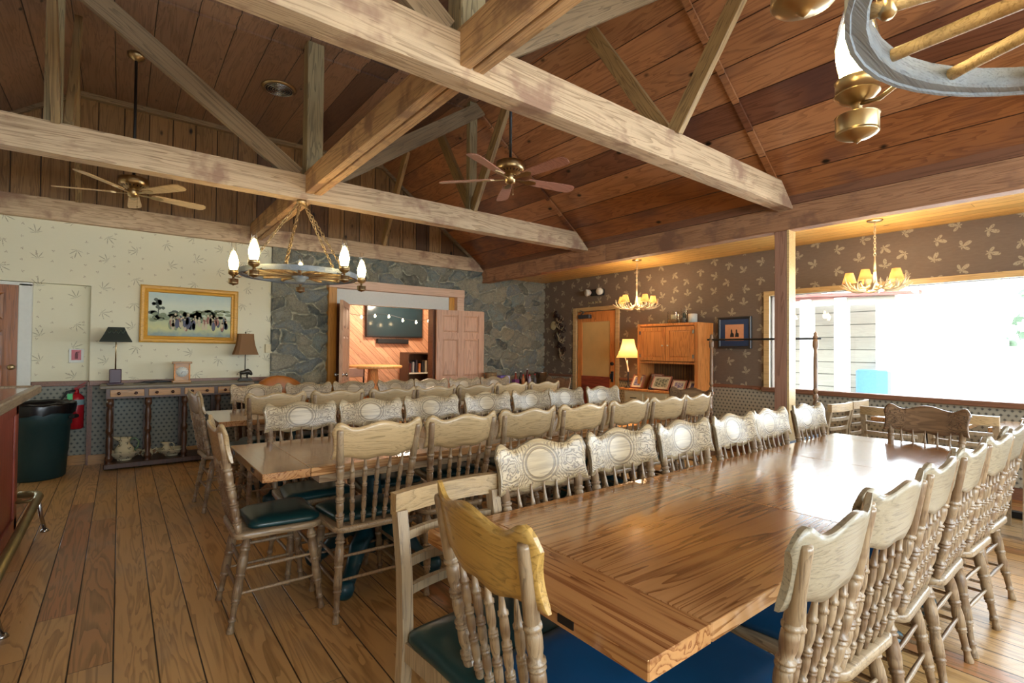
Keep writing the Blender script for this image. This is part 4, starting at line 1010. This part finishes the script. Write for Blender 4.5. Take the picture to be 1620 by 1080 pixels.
t = thing('fire_extinguisher', 'red fire extinguisher with a green tag hanging in the recess', 'fire extinguisher', (-.375, YW+.0, .42))
b = MB(); b.lathe((0, 0, 0), (0, 0, .40), [(0, .05), (.03, .066), (.86, .068), (.93, .055), (1, .025)], 20); b.build('cylinder', m_red, t)
b = MB(); b.lathe((0, 0, .27), (0, 0, .33), [(0, .0688), (1, .0688)], 20, 0, False); b.build('label_band', plain('label_grey', '#7f9aa0', .5), t)
b = MB(); b.lathe((0, 0, .39), (0, 0, .45), [(0, .022), (.6, .02), (1, .012)], 10); b.obox((-.02, 0, .44), (.07, -.01, .48), .02, .008); b.obox((-.02, 0, .45), (.075, -.01, .515), .02, .008); b.build('valve', m_red, t)
b = MB(); b.tube([(-.01, -.01, .43), (-.08, -.02, .42), (-.13, -.02, .33), (-.10, -.02, .2), (-.075, -.01, .12)], .012, 8); b.build('hose', m_black, t)
b = MB(); b.box((-.075, -.078, .30), (-.03, -.074, .40)); b.build('green_tag', plain('green_tag', '#5fd08a', .6), t)
b = MB(); b.box((-.03, .07, .15), (.03, .09, .3)); b.build('wall_hook', m_steel, t)
t = thing('safety_sign', 'white wall sign with a red extinguisher symbol in the recess', 'sign', (-.39, YW+.083, 1.24))
b = MB(); b.box((-.065, -.006, -.078), (.065, .006, .078), 0, None, .002); b.build('plate', m_white, t)
b = MB(); b.box((-.042, -.0075, -.05), (.042, -.006, .068)); b.build('red_field', m_red, t)
b = MB(); b.box((-.012, -.0095, -.035), (.014, -.0075, .03), 0, None, .004); b.box((-.006, -.0095, .03), (.008, -.0075, .042)); b.box((.006, -.0095, .036), (.026, -.0075, .046)); b.build('symbol', plain('dark_red_symbol', '#5f0c16', .5), t)

# ------------------------------------------------------------------ console table and what stands on it
CT = .925
t = thing('console_table', 'long dark console table with drawers and turned legs under the painting', 'table', (.58, 7.2, 0))
b = MB(); b.box((-.745, -.24, CT-.035), (.76, .24, CT), 0, None, .008); b.build('tabletop', m_darktop, t)
b = MB(); b.box((-.69, -.2, CT-.145), (.71, .2, CT-.035)); b.build('frame', m_darkwood, t)
for k in range(4):
    x0 = -.655+.34*k; b = MB(); b.box((x0, -.212, CT-.125), (x0+.30, -.195, CT-.05), 0, None, .004); dr = b.build('drawer', m_drawer, t)
    for kx in (.075, .225):
        b = MB(); b.lathe((x0+kx, -.212, CT-.088), (x0+kx, -.245, CT-.088), [(0, .009), (.3, .008), (.6, .017), (.9, .014), (1, .003)], 12); b.build('knob', plain('dark_knob', '#331712', .25), dr)
lp = [(0, .03), (.05, .035), (.08, .022), (.1, .036), (.14, .036), (.17, .022), (.3, .033), (.42, .028), (.47, .018), (.5, .034), (.54, .034), (.58, .02), (.7, .032), (.82, .026), (.87, .018), (.9, .034), (1, .03)]
for xx in (-.655, -.315, .03, .37, .675):
    b = MB(); b.lathe((xx, -.17, .04), (xx, -.17, CT-.145), lp, 14); b.build('leg', m_darkwood, t)
    b = MB(); b.box((xx-.035, .13, .04), (xx+.035, .19, CT-.145)); b.build('rear_leg', m_darkwood, t)
b = MB(); b.box((-.70, -.215, .02), (.72, .21, .075), 0, None, .006); b.build('lower_shelf', m_darkwood, t)

def floral(name): return leafpaper(name, '#cfc6a4', '#d8d0b4', '#6a6a58', 0, .07, .03, lobes=2.5, lean=.1, thin=1.0, edge=.05)
m_flor = floral('floral_glaze')
def bowl(par, x, y, z, R, h):
    b = MB(); N = 28; L = []
    for t_, r_ in ((0, .42), (.08, .45), (.12, .38), (.3, .6), (.6, .85), (.9, .98), (1, 1.04), (1, .98), (.6, .78), (.25, .4)):
        L.append([((r_*R*(1+.03*math.sin(8*2*PI*k/N)*(t_ > .8)))*math.cos(2*PI*k/N)+x, (r_*R)*math.sin(2*PI*k/N)*.9+y, z+h*t_) for k in range(N)])
    b.loops(L, 0, True, True); return b.build('bowl_body', m_flor, par)
t = thing('wash_bowl', 'floral wash bowl under the large pitcher', 'bowl', (.06, 7.17, .075)); bowl(t, 0, 0, 0, .155, .10)
def pitcher(name, label, x, y, z, s, hcol=None):
    t = thing(name, label, 'pitcher', (x, y, z)); b = MB(); N = 22; L = []
    for t_, r_ in ((0, .5), (.03, .55), (.08, .6), (.3, .98), (.42, 1.0), (.55, .85), (.7, .55), (.8, .52), (.9, .62), (1.0, .72), (1.0, .66), (.85, .48), (.6, .6)):
        L.append([(r_*.085*s*math.cos(2*PI*k/N)-(t_ > .88)*max(0, -math.cos(2*PI*k/N))**3*.04*s, r_*.085*s*math.sin(2*PI*k/N), .21*s*t_+(t_ > .88)*max(0, -math.cos(2*PI*k/N))**3*.02*s) for k in range(N)])
    b.loops(L, 0, True, True); b.build('body', m_flor, t)
    b = MB(); b.tube([(.045*s, 0, .185*s), (.09*s, 0, .2*s), (.125*s, 0, .16*s), (.115*s, 0, .1*s), (.085*s, 0, .07*s)], .009*s, 8); b.build('handle', plain('handle_%s' % name, hcol or '#cfc6a4', .25), t)
pitcher('pitcher', 'large floral pitcher with a green handle on the console shelf', .06, 7.17, .104, 1.05, '#6f8a6a')
t = thing('sugar_bowl', 'small two-handled floral bowl behind the turned leg', 'bowl', (.27, 7.2, .075))
b = MB(); b.lathe((0, 0, 0), (0, 0, .1), [(0, .03), (.1, .045), (.4, .06), (.7, .05), (.85, .055), (1, .02)], 18); b.build('body', m_flor, t)
for s in (-1, 1):
    b = MB(); b.tube([(s*.05, 0, .08), (s*.085, 0, .1), (s*.1, 0, .07), (s*.07, 0, .035)], .006, 7); b.build('handle', m_ceramic, t)
t = thing('serving_bowl', 'wide floral bowl at right on the console shelf', 'bowl', (.50, 7.17, .075)); bowl(t, 0, 0, 0, .15, .085)
pitcher('creamer', 'small floral creamer standing in the wide bowl', .45, 7.17, .1, .62)

t = thing('table_lamp', 'table lamp with a black draped shade on a plum block, left end of the console', 'lamp', (-.035, 7.2, CT))
b = MB(); b.box((-.075, -.05, 0), (.075, .05, .015), 0, None, .005); b.box((-.055, -.035, .015), (.055, .035, .17), 0, None, .008); b.build('base', plain('plum_block', '#3e2230', .4), t)
b = MB(); b.lathe((0, 0, .17), (0, 0, .62), [(0, .007), (1, .006)], 8); b.build('stem', m_brass, t)
b = MB(); b.loops([[(sx*w_, sy*w_*.8, z) for sx, sy in ((-1, -1), (1, -1), (1, 1), (-1, 1))] for z, w_ in ((.475, .145), (.49, .14), (.56, .105), (.64, .072))], 0, False, False); sh = b.build('lamp_shade', m_shadeblack, t)
b = MB()
for k in range(4):
    q = [(-.125+.085*k*1.0/1.0*.98, -.113, .57)]; x0 = -.06+.04*k; b.tube([(x0-.02, -.078, .605), (x0, -.10, .57), (x0+.02, -.078, .605)], .006, 6)
b.build('swag', plain('grey_swag', '#4a5546', .7), sh)
t = thing('table_lamp', 'table lamp with a tan bell shade on a small bronze bison', 'lamp', (1.27, 7.2, CT))
m_bronze = plain('dark_bronze', '#3c3830', .4, .5)
b = MB(); b.box((-.085, -.05, 0), (.085, .05, .018), 0, None, .006); b.box((-.07, -.04, .018), (.07, .04, .034), 0, None, .005); b.build('base', m_bronze, t)
b = MB(); b.tube([(-.062, 0, .10), (-.045, 0, .105), (-.02, 0, .105), (.01, 0, .115), (.03, 0, .122), (.05, 0, .108), (.068, 0, .088), (.08, 0, .072)], [.012, .024, .026, .030, .034, .03, .022, .010], 10)
for x, y in ((-.045, -.014), (-.045, .014), (.028, -.016), (.028, .016)): b.tube([(x, y, .09), (x-.004, y, .06), (x, y, .034)], [.013, .008, .007], 7)
b.tube([(.06, -.012, .11), (.062, -.026, .118), (.064, -.024, .13)], [.005, .004, .001], 5); b.tube([(.06, .012, .11), (.062, .026, .118), (.064, .024, .13)], [.005, .004, .001], 5)
b.tube([(-.068, 0, .11), (-.082, 0, .10), (-.084, 0, .075)], [.004, .003, .003], 5); b.build('bison_figure', m_bronze, t)
b = MB(); b.lathe((0, 0, .1), (0, 0, .62), [(0, .006), (1, .005)], 8); b.lathe((0, 0, .61), (0, 0, .63), [(0, .003), (.5, .009), (1, .002)], 8); b.build('stem', m_bronze, t)
b = MB(); b.loops([[(w_*cx, w_*.85*cy, z) for cx, cy in ((-1, -.7), (-.7, -1), (.7, -1), (1, -.7), (1, .7), (.7, 1), (-.7, 1), (-1, .7))] for z, w_ in ((.335, .14), (.38, .125), (.45, .105), (.53, .092), (.60, .088))], 0, False, False); b.build('lamp_shade', shade_cloth('tan_shade', '#a88462'), t)

t = thing('mantel_clock', 'oak mantel clock with a white dial on the console', 'clock', (.59, 7.2, CT))
b = MB(); b.box((-.095, -.05, 0), (.095, .05, .025), 0, None, .005); b.box((-.08, -.04, .025), (.08, .04, .225)); b.box((-.1, -.055, .225), (.1, .055, .25), 0, None, .006); b.build('case', m_drawer, t)
for s in (-1, 1):
    b = MB(); b.lathe((s*.075, -.042, .03), (s*.075, -.042, .222), [(0, .008), (.1, .006), (.2, .009), (.5, .006), (.8, .009), (.9, .006), (1, .008)], 8); b.build('column', m_hutch, t)
b = MB(); b.lathe((0, -.04, .13), (0, -.046, .13), [(0, .06), (1, .06)], 24); dl = b.build('dial', m_white, t)
b = MB(); b.obox((0, -.048, .13), (.038, -.048, .128), .004, .002, 0, (0, 1, 0)); b.obox((0, -.048, .13), (-.004, -.048, .105), .005, .002, 0, (0, 1, 0))
for k in range(12):
    a = k*PI/6; b.obox((.048*math.sin(a), -.047, .13+.048*math.cos(a)), (.056*math.sin(a), -.047, .13+.056*math.cos(a)), .003, .002, 0, (0, 1, 0))
b.build('hands', m_black, dl)
b = MB(); b.tube([(-.14, 0, .012), (-.10, -.02, .02), (-.04, 0, .014), (.02, .02, .022), (.1, 0, .018), (.16, 0, .012)], [.004, .01, .014, .016, .013, .006], 8)
b.tube([(-.14, 0, .012), (-.2, -.01, .006)], .003, 5); o = b.build('cord_bundle', m_black, None, (.33, 7.2, CT)); tag(o, 'small dark cord bundle lying left of the clock', 'bundle')  # dark tapered tubes stand for a bundle of cord

# painting
t = thing('framed_painting', 'wide gilt-framed painting of a gathering in a green field', 'painting', (.70, YW-.02, 1.745)); t.rotation_euler = (0, math.radians(.4), 0)
b = MB(); w_, h_ = .52, .345
b.loops([[(-(w_-i), y, -(h_-i)), ((w_-i), y, -(h_-i)), ((w_-i), y, (h_-i)), (-(w_-i), y, (h_-i))] for i, y in ((0, .02), (0, -.02), (.015, -.035), (.04, -.03), (.055, -.015), (.075, -.022), (.082, -.008), (.082, .005))], 0, False, False); b.build('frame', m_gold, t)
tm = NT('painted_sky'); o_ = tm.xyz(tm.obj()); n_ = tm.noise(tm.obj(), 14, 4); z_ = tm.math('ADD', o_[2], tm.math('MULTIPLY', tm.math('SUBTRACT', n_, .5), .12))
tm.col(tm.ramp(tm.math('ADD', tm.math('MULTIPLY', z_, 1.8), .5), [(.05, C('#7d9088')), (.2, C('#b8ba80')), (.32, C('#a9b084')), (.42, C('#8f9a74')), (.5, C('#b9c4ac')), (.7, C('#c3cdbb')), (.95, C('#a9c0bc'))])); tm.rough(.5)
b = MB(); b.box((-.44, -.004, -.265), (.44, .004, .265)); cv = b.build('canvas', tm.m, t)
rr = random.Random(12); b = MB()
def blob(x, z, rx, rz_, mi):
    n = 9; b.add([(x+rx*math.cos(2*PI*k/n)*rr.uniform(.8, 1.1), -.0055-.0006*mi, z+rz_*math.sin(2*PI*k/n)*rr.uniform(.8, 1.1)) for k in range(n)], [tuple(range(n))], mi)
for k in range(44): blob(rr.uniform(-.42, .1), rr.uniform(-.09, .035), .04, .026, rr.choice((0, 1, 1)))
for k in range(14): blob(-.34+rr.uniform(-.05, .05), .12+rr.uniform(-.05, .06), .022, .02, 0)
b.add([(-.345, -.0062, -.02), (-.335, -.0062, -.02), (-.332, -.0062, .12), (-.344, -.0062, .12)], [(0, 1, 2, 3)], 0)
for k in range(34): blob(rr.uniform(.0, .42), rr.uniform(-.02, .07), .04, .02, 1)
cols = ['#4f5a50', '#7c8868', '#48505a', '#8c5a4c', '#b8aa8c', '#4a4c60']
for k in range(46):
    x = -.22+.62*rr.random() if k else -.03; big = 1.6 if k == 0 else rr.uniform(.9, 1.2); c_ = 1+rr.randrange(5); z = -.10+rr.uniform(-.05, .045)+.05*(k == 0)
    blob(x, z, .02*big, .05*big, c_); blob(x, z+.06*big, .011*big, .013*big, 4)
b.build('painted_figures', [plain('paint_%d' % k, c_, .6) for k, c_ in enumerate(cols)], cv)

b = MB(); b.box((-.04, -.006, -.06), (.04, .006, .06), 0, None, .003); b.box((-.006, -.012, -.012), (.006, -.006, .012)); o = b.build('light_switch', m_cream, None, (1.60, YW-.03, 1.34)); tag(o, 'cream light switch plate at the edge of the stonework', 'switch')

# leather armchair
t = thing('armchair', 'rounded tan leather armchair between the console and the stone wall', 'armchair', (1.63, 6.80, 0))
m_leather = plain('tan_leather', '#a8652c', .35, 0, .5, .1, 8)
b = MB(); L = []
for k in range(15):
    a = math.radians(200-220*k/14); c, s = .29*math.cos(a), .27*math.sin(a); hh = .66+.33*max(0, math.sin(a))**.6 if s > 0 else .64
    d = Vector((c, s, 0)).normalized(); i, o2 = Vector((c, s, 0))-d*.04, Vector((c, s, 0))+d*.04
    L.append([(i.x, i.y, .40), (o2.x, o2.y, .40), (o2.x, o2.y, hh-.03), ((c+o2.x)/2, (s+o2.y)/2, hh), ((c+i.x)/2, (s+i.y)/2, hh), (i.x, i.y, hh-.03)])
b.loops(L, 0, True, True); b.build('back_shell', m_leather, t)
dome('seat_cushion', seat_outline(.50, .46, .27*-1+.5, -.27+.02, r=.08), .36, .11, m_leather, t)
for sx in (-1, 1):
    for sy in (-1, 1):
        b = MB(); b.tube([(sx*.2, sy*.18, .37), (sx*.24, sy*.22, 0)], [.024, .015], 8); b.build('leg', m_darkwood, t)
t.rotation_euler = (0, 0, PI*0)

# ------------------------------------------------------------------ things on the brown wall
t = thing('emergency_light', 'two-headed emergency light above the papered door', 'emergency light', (XW-.05, 6.03, 2.36))
b = MB(); b.box((-.03, -.14, -.05), (.05, .14, .06), 0, None, .01); b.build('housing', m_black, t)
for s in (-1, 1):
    b = MB(); b.lathe((-.02, s*.13, .01), (-.11, s*.15, .0), [(0, .03), (.3, .05), (.9, .062), (1, .06)], 18); b.build('lamp_head', m_white, t)
t = thing('exit_letters', 'small pale lettering above the papered door', 'sign', (XW-.005, 6.12, 2.195))
b = MB()
for k in range(4):
    y = .13-.085*k; b.tube([(-.004, y+.025, -.02), (-.004, y+.012, .022), (-.004, y-.004, -.012), (-.004, y-.02, .018), (-.004, y-.028, -.018)], .0045, 5)
b.build('script', m_cream, t)
t = thing('wall_plaque', 'round pale plate hanging beside the antlers on the brown wall', 'plate', (XW-.012, 7.18, 1.82))
b = MB(); b.lathe((.01, 0, 0), (-.01, 0, 0), [(0, .075), (.6, .085), (.8, .07), (1, .066)], 24); b.build('plate_disc', m_cream, t)
t = thing('antler_bundle', 'bundle of antlers and bones hanging on the brown wall by the stone corner', 'wall decoration', (XW-.05, 6.95, 1.68))
rr = random.Random(4)
m_bone = plain('grey_bone', '#9c8c70', .6, 0, .4, .2, 20); m_hide = plain('dark_hide', '#3c2c26', .9, 0, .2, .2, 30)
for k in range(9):
    z = .38-.095*k; b = MB(); a0 = Vector((0, .16-.01*k*2+rr.uniform(-.02, .02), z)); a1 = Vector((rr.uniform(-.04, 0), -.12+rr.uniform(-.05, .03), z-.12+rr.uniform(-.05, .05)))
    antler(b, a0, a1, .03, .017, 3, k+50); b.build('antler', m_bone if k % 3 else m_hide, t)
b = MB()
for k in range(12): 
    p_ = Vector((.02, rr.uniform(-.12, .16), .42-.07*k)); b.tube([p_, p_+Vector((-.03, rr.uniform(-.06, .06), -.05)), p_+Vector((-.01, rr.uniform(-.08, .08), -.12))], [.02, .025, .01], 6)
b.build('hide_strips', m_hide, t)
t = thing('framed_picture', 'dark-framed picture of two riders on a blue mat, between hutch and post', 'picture', (XW-.02, 3.55, 1.61))
def small_frame(t, w, h, fm, mm, am, fw_=.035, mw=.07, M=None):
    """picture in the local yz plane facing -x"""
    b = MB(); b.loops([[(y, -(w-i), -(h-i)), (y, (w-i), -(h-i)), (y, (w-i), (h-i)), (y, -(w-i), (h-i))] for i, y in ((0, .015), (0, -.012), (.3*fw_, -.02), (.8*fw_, -.014), (fw_, -.006), (fw_, .005))], 0, False, False, M); b.build('frame', fm, t)
    b = MB(); b.box((-.004, -(w-fw_), -(h-fw_)), (.004, w-fw_, h-fw_), 0, M); mt = b.build('mat_board', mm, t)
    b = MB(); b.box((-.0055, -(w-mw-fw_), -(h-mw-fw_)), (-.0041, w-mw-fw_, h-mw-fw_), 0, M); b.build('print', am, mt); return mt
mt = small_frame(t, .235, .215, plain('black_silver_frame', '#2c2e30', .35), plain('navy_mat', '#243c60', .7), plain('dusk_print', '#c8906a', .6))
b = MB()
for yy in (-.035, .035):
    b.add([(-.0066, yy+dy, dz) for dy, dz in ((-.03, -.06), (.025, -.06), (.02, -.02), (.012, 0), (.015, .03), (.004, .05), (-.006, .035), (-.008, 0), (-.028, -.015))], [tuple(range(9))])
b.build('riders', m_black, mt)

# hutch
t = thing('hutch', 'pine hutch with two upper doors over a cream drawer base', 'hutch', (XW-.02, 4.4, 0))
b = MB(); b.box((-.46, -.53, 0), (-.01, .66, .75)); b.build('base_cabinet', m_cream, t)
b = MB(); b.box((-.49, -.56, .75), (-.0, .74, .785), 0, None, .008); b.build('counter_top', m_hutch, t)
for k, y0 in enumerate((-.50, -.10, .30)):
    b = MB(); b.box((-.475, y0, .58), (-.458, y0+.34, .72), 0, None, .005); dr = b.build('drawer', m_cream, t)
    b = MB(); b.tube([(-.475, y0+.12, .65), (-.5, y0+.13, .65), (-.5, y0+.21, .65), (-.475, y0+.22, .65)], .005, 6); b.build('handle', m_black, dr)
    b = MB(); b.box((-.475, y0, .08), (-.458, y0+.34, .54), 0, None, .005); b.build('door', m_cream, t)
b = MB(); b.box((-.38, -.54, .785), (-.0, -.51, 1.75)); b.box((-.38, .44, .785), (-.0, .47, 1.75)); b.box((-.38, -.51, 1.72), (-.0, .44, 1.75)); b.box((-.38, -.51, 1.17), (-.0, .44, 1.2)); b.box((-.36, -.53, 1.71), (-.0, .46, 1.75))
b.box((-.385, -.54, .785), (-.375, -.49, 1.75)); b.box((-.385, .42, .785), (-.375, .47, 1.75)); b.build('upper_case', m_hutch, t)
m_bead = planks('beadboard', '#5a3c20', '#7d5830', .045, 9, 'y', 'z', .006, .5, gcol='#22140a', var=.4, joints=False, ring=.3)
b = MB(); b.box((-.03, -.51, .785), (-.01, .44, 1.72)); b.build('back_boards', m_bead, t)
for y0, ky in ((-.485, .405), (-.03, .04)):
    w2 = .445; b = MB(); z0, z1 = 1.21, 1.70
    b.box((-.40, y0, z0), (-.382, y0+.05, z1)); b.box((-.40, y0+w2-.05, z0), (-.382, y0+w2, z1)); b.box((-.40, y0+.05, z0), (-.382, y0+w2-.05, z0+.055)); b.box((-.40, y0+.05, z1-.055), (-.382, y0+w2-.05, z1)); d_ = b.build('door', m_hutch, t)
    b = MB(); b.loops([[(x, y0+i, z0+i), (x, y0+w2-i, z0+i), (x, y0+w2-i, z1-i), (x, y0+i, z1-i)] for i, x in ((.045, -.383), (.05, -.388), (.075, -.396))], 0, True, False); b.build('door_panel', m_hutch, d_)
    b = MB(); b.lathe((-.40, y0+ky, 1.43), (-.43, y0+ky, 1.43), [(0, .006), (.4, .006), (.7, .013), (1, .008)], 10); b.build('knob', m_antler, d_)
    for hz in (1.28, 1.62):
        hy = y0+.004 if ky > .2 else y0+w2-.004; b = MB(); b.box((-.404, hy-.014, hz-.025), (-.399, hy+.014, hz+.025)); b.build('hinge', m_steel, d_)

HT = .785
def leaning(label, y, w, h, frame, mat, art, x=6.24, ry=-.5, rz_=0.0, grp='framed photographs on the hutch counter'):
    t = thing('framed_photograph', label, 'photograph', (x, y, HT+h*math.cos(ry)+.008)); t.rotation_euler = (0, -ry, rz_); t['group'] = grp
    small_frame(t, w, h, frame, mat, art, .012, .03)
    b = MB(); b.obox((.01, 0, .02), (.01+.45*h*1.6*.5, 0, -h*.95), .03, .004); b.build('easel_strut', m_black, t)
pf = plain('rosewood_frame', '#a8664a', .4); pm_ = plain('cream_mat', '#d8c8a8', .7)
ar = [leafpaper('photo_print_%d' % k, c1, c2, c3, 1, .05, .03, lobes=2.5, lean=.3, thin=.6) for k, (c1, c2, c3) in enumerate((('#8c8aa8', '#6a6880', '#3c3c54'), ('#c8bc98', '#b0a888', '#6a6450'), ('#b8b090', '#8c9078', '#4a4c3c'), ('#7c7090', '#5c5470', '#c8b8a8'), ('#6c6488', '#8c80a0', '#3c3850')))]
leaning('framed photograph of purple shapes, leftmost on the hutch counter', 4.88, .10, .11, pf, pm_, ar[0], x=6.22)
leaning('pale framed photograph, second from left on the hutch counter', 4.66, .10, .12, pf, pm_, ar[1], x=6.36)
leaning('wide pale framed photograph in the middle of the hutch counter', 4.46, .15, .11, pf, pm_, ar[2], x=6.22)
leaning('small framed photograph with a purple print, second from right on the counter', 4.17, .11, .085, pf, pm_, ar[3], x=6.22)
leaning('narrow framed photograph with a dark purple print at the right end of the counter', 3.98, .065, .085, pf, pm_, ar[4], x=6.26)
b = MB(); b.lathe((0, 0, 0), (0, 0, .05), [(0, .02), (.3, .03), (.6, .02), (1, .005)], 10); b.tube([(0, -.0, .02), (0, -.06, .015)], .008, 6); o = b.build('figurine', m_black, None, (6.14, 4.6, HT)); tag(o, 'tiny dark figurine on the hutch counter before the photographs', 'figurine')
t = thing('table_lamp', 'lit table lamp with a pleated shade and an antler stem beside the hutch', 'lamp', (6.20, 5.05, HT))
b = MB(); b.lathe((0, 0, 0), (0, 0, .26), [(0, .06), (.04, .06), (.08, .015), (.95, .01), (1, .01)], 14); b.build('base', m_black, t)
b = MB(); antler(b, (0, 0, .24), (-.02, .05, .47), -.0, .016, 1, 9); b.build('antler_stem', m_antler, t)
b = MB(); N = 40; b.loops([[((r_+.003*(k % 2))*math.cos(2*PI*k/N), (r_+.003*(k % 2))*math.sin(2*PI*k/N), z) for k in range(N)] for z, r_ in ((.46, .18), (.52, .15), (.60, .118), (.68, .095), (.745, .085))], 0, False, True); b.build('lamp_shade', shade_cloth('glowing_pleated_shade', '#e0b078', .2, '#ff9a50'), t)
b = MB(); b.lathe((0, 0, .52), (0, 0, .62), [(0, .012), (.4, .03), (.8, .024), (1, .004)], 12); b.build('bulb', m_flame, t)
lamp_light('lamp_light', (0, 0, .58), 9, (1, .62, .32), .05, t)
t = thing('framed_picture', 'small reddish framed picture half hidden behind the lit lamp', 'picture', (XW-.02, 5.03, 1.42)); small_frame(t, .10, .17, plain('red_wood_frame', '#8a3c28', .4), plain('orange_mat', '#c88468', .7), plain('red_print', '#a05040', .6), .02, .03)
def jar(label, y, r, h, kind, x=6.42):
    t = thing('glass_jar' if kind != 'candle' else 'candle', label, 'jar' if kind != 'candle' else 'candle', (x, y, 1.75))
    if kind == 'candle':
        b = MB(); b.lathe((0, 0, 0), (0, 0, h), [(0, r), (.97, r), (1, r*.9)], 20); b.build('wax', m_white, t); b = MB(); b.tube([(0, 0, h), (0, 0, h+.012)], .002, 5); b.build('wick', m_black, t); return
    b = MB(); b.lathe((0, 0, 0), (0, 0, h), [(0, r), (.03, r*1.02), (.97, r), (1, r*1.03)], 22, 0, False); b.build('glass', thin_glass('jar_glass_%d' % int(h*1000), (.9, .9, .88, 1), .3), t)
    b = MB(); b.lathe((0, 0, .004), (0, 0, h*.36), [(0, r*.93), (.9, r*.93), (1, r*.6)], 18); b.build('pebbles', plain('pebble_%s' % kind, '#a07a50' if kind == 'wide' else '#5a4a3c', .7, 0, .4, .5, 120), t)
    b = MB(); b.lathe((0, 0, h*.36), (0, 0, h*.72), [(0, r*.45), (1, r*.43)], 14); b.build('candle', m_cream if kind == 'wide' else m_shadeblack, t)
jar('wide glass jar with pebbles and a candle on top of the hutch', 4.40, .085, .19, 'wide'); jar('tall narrow dark glass jar on top of the hutch', 4.22, .05, .22, 'tall'); jar('fat white candle at right on top of the hutch', 4.08, .062, .135, 'candle')

# portiere rack
t = thing('garment_rack', 'turned wooden rack with a dark rod standing before the window wall', 'rack', (6.1, 2.98, 0))
m_rackw = wood('rack_wood', '#5a4636', '#84684e', 2, .4, 1.0, .2)
for s, nm in ((-1, 'a'), (1, 'b')):
    y = s*.625; b = MB(); b.lathe((0, y, .9), (0, y, 1.50), [(0, .018), (.05, .028), (.1, .02), (.5, .022), (.8, .017), (.86, .03), (.95, .03), (1, .022)], 12); b.lathe((0, y, 1.50), (0, y, 1.585), [(0, .022), (.3, .028), (.5, .016), (.7, .022), (1, .002)], 12)
    L = []
    for k in range(40):
        z = .06+.84*k/39; a = k*.9; L.append([(.024*math.cos(q+a)*(1+.25*math.cos(2*q)), y+.024*math.sin(q+a)*(1+.25*math.cos(2*q)), z) for q in [2*PI*i/10 for i in range(10)]])
    b.loops(L, 0, True, True); b.build('pole', m_rackw, t)
    b = MB(); b.obox((-.2, y, .03), (.2, y, .03), .05, .06, bev=.01); b.build('foot', m_rackw, t)
b = MB(); b.tube([(0, -.68, 1.505), (0, .68, 1.505)], .012, 8); b.build('rod', m_iron, t)

# buffet table in the corner with pot, boxes and bottles
t = thing('buffet_table', 'plain side table against the stone wall near the corner', 'table', (5.65, 6.85, 0))
b = MB(); b.box((-.75, -.25, .72), (.75, .25, .76), 0, None, .006); b.build('tabletop', m_seat, t)
for sx in (-1, 1):
    for sy in (-1, 1): b = MB(); b.box((sx*.7-.025, sy*.2-.025, 0), (sx*.7+.025, sy*.2+.025, .72)); b.build('leg', m_seat, t)
t = thing('stock_pot', 'shiny steel stock pot on the corner side table', 'pot', (5.99, 6.85, .76))
b = MB(); b.lathe((0, 0, 0), (0, 0, .2), [(0, .11), (.03, .125), (.95, .125), (1, .135)], 28); b.build('pot_body', m_steel, t)
for s in (-1, 1): b = MB(); b.tube([(s*.125, -.04, .16), (s*.165, -.03, .17), (s*.165, .03, .17), (s*.125, .04, .16)], .007, 6); b.build('handle', m_steel, t)
for x, y, w_, h_, c_, lab in ((5.06, 6.78, .1, .16, '#6a5aa0', 'violet and white carton on the side table by the folded door'), (5.20, 6.86, .09, .15, '#c8c0d8', 'pale lilac carton next to the violet one'), (5.32, 6.74, .07, .09, '#7a3c6a', 'low plum carton in front of the lilac one')):
    b = MB(); b.box((-w_/2*1.3, -.05, 0), (w_/2*1.3, .05, h_), 0, None, .003); o = b.build('carton', plain('card_%s' % c_[1:], c_, .6), None, (x, y, .76)); tag(o, lab, 'carton', 'cartons on the side table')
for k, (x, y, h_, c_, nm) in enumerate(((5.45, 6.9, .19, '#8a3c2c', 'rust red'), (5.52, 6.78, .15, '#c07848', 'orange'), (5.58, 6.92, .2, '#3c3438', 'near black'), (5.65, 6.76, .14, '#b8b0c0', 'silvery'), (5.71, 6.9, .24, '#5a1c24', 'tall dark red'), (5.78, 6.77, .15, '#4a5058', 'slate grey'))):
    t = thing('condiment_bottle', '%s bottle in the cluster left of the steel pot' % nm, 'bottle', (x, y, .76), 0, 'condiment bottles on the side table')
    b = MB(); b.lathe((0, 0, 0), (0, 0, h_), [(0, .026), (.03, .03), (.6, .03), (.75, .014), (1, .013)], 14); b.build('bottle_body', plain('condiment_%d' % k, c_, .3), t)
    b = MB(); b.lathe((0, 0, h_), (0, 0, h_+.02), [(0, .015), (1, .014)], 10); b.build('cap', m_red if k % 2 else m_white, t)
t = thing('wicker_basket', 'tan wicker basket at the left end of the side table', 'basket', (4.99+.0, 7.0, .76))
b = MB(); b.lathe((0, 0, 0), (0, 0, .2), [(0, .07), (.1, .075), (.5, .09), (.9, .1), (1, .105), (.95, .09)], 20); b.build('basket_body', plain('wicker', '#8a7050', .8, 0, .3, .3, 60), t)
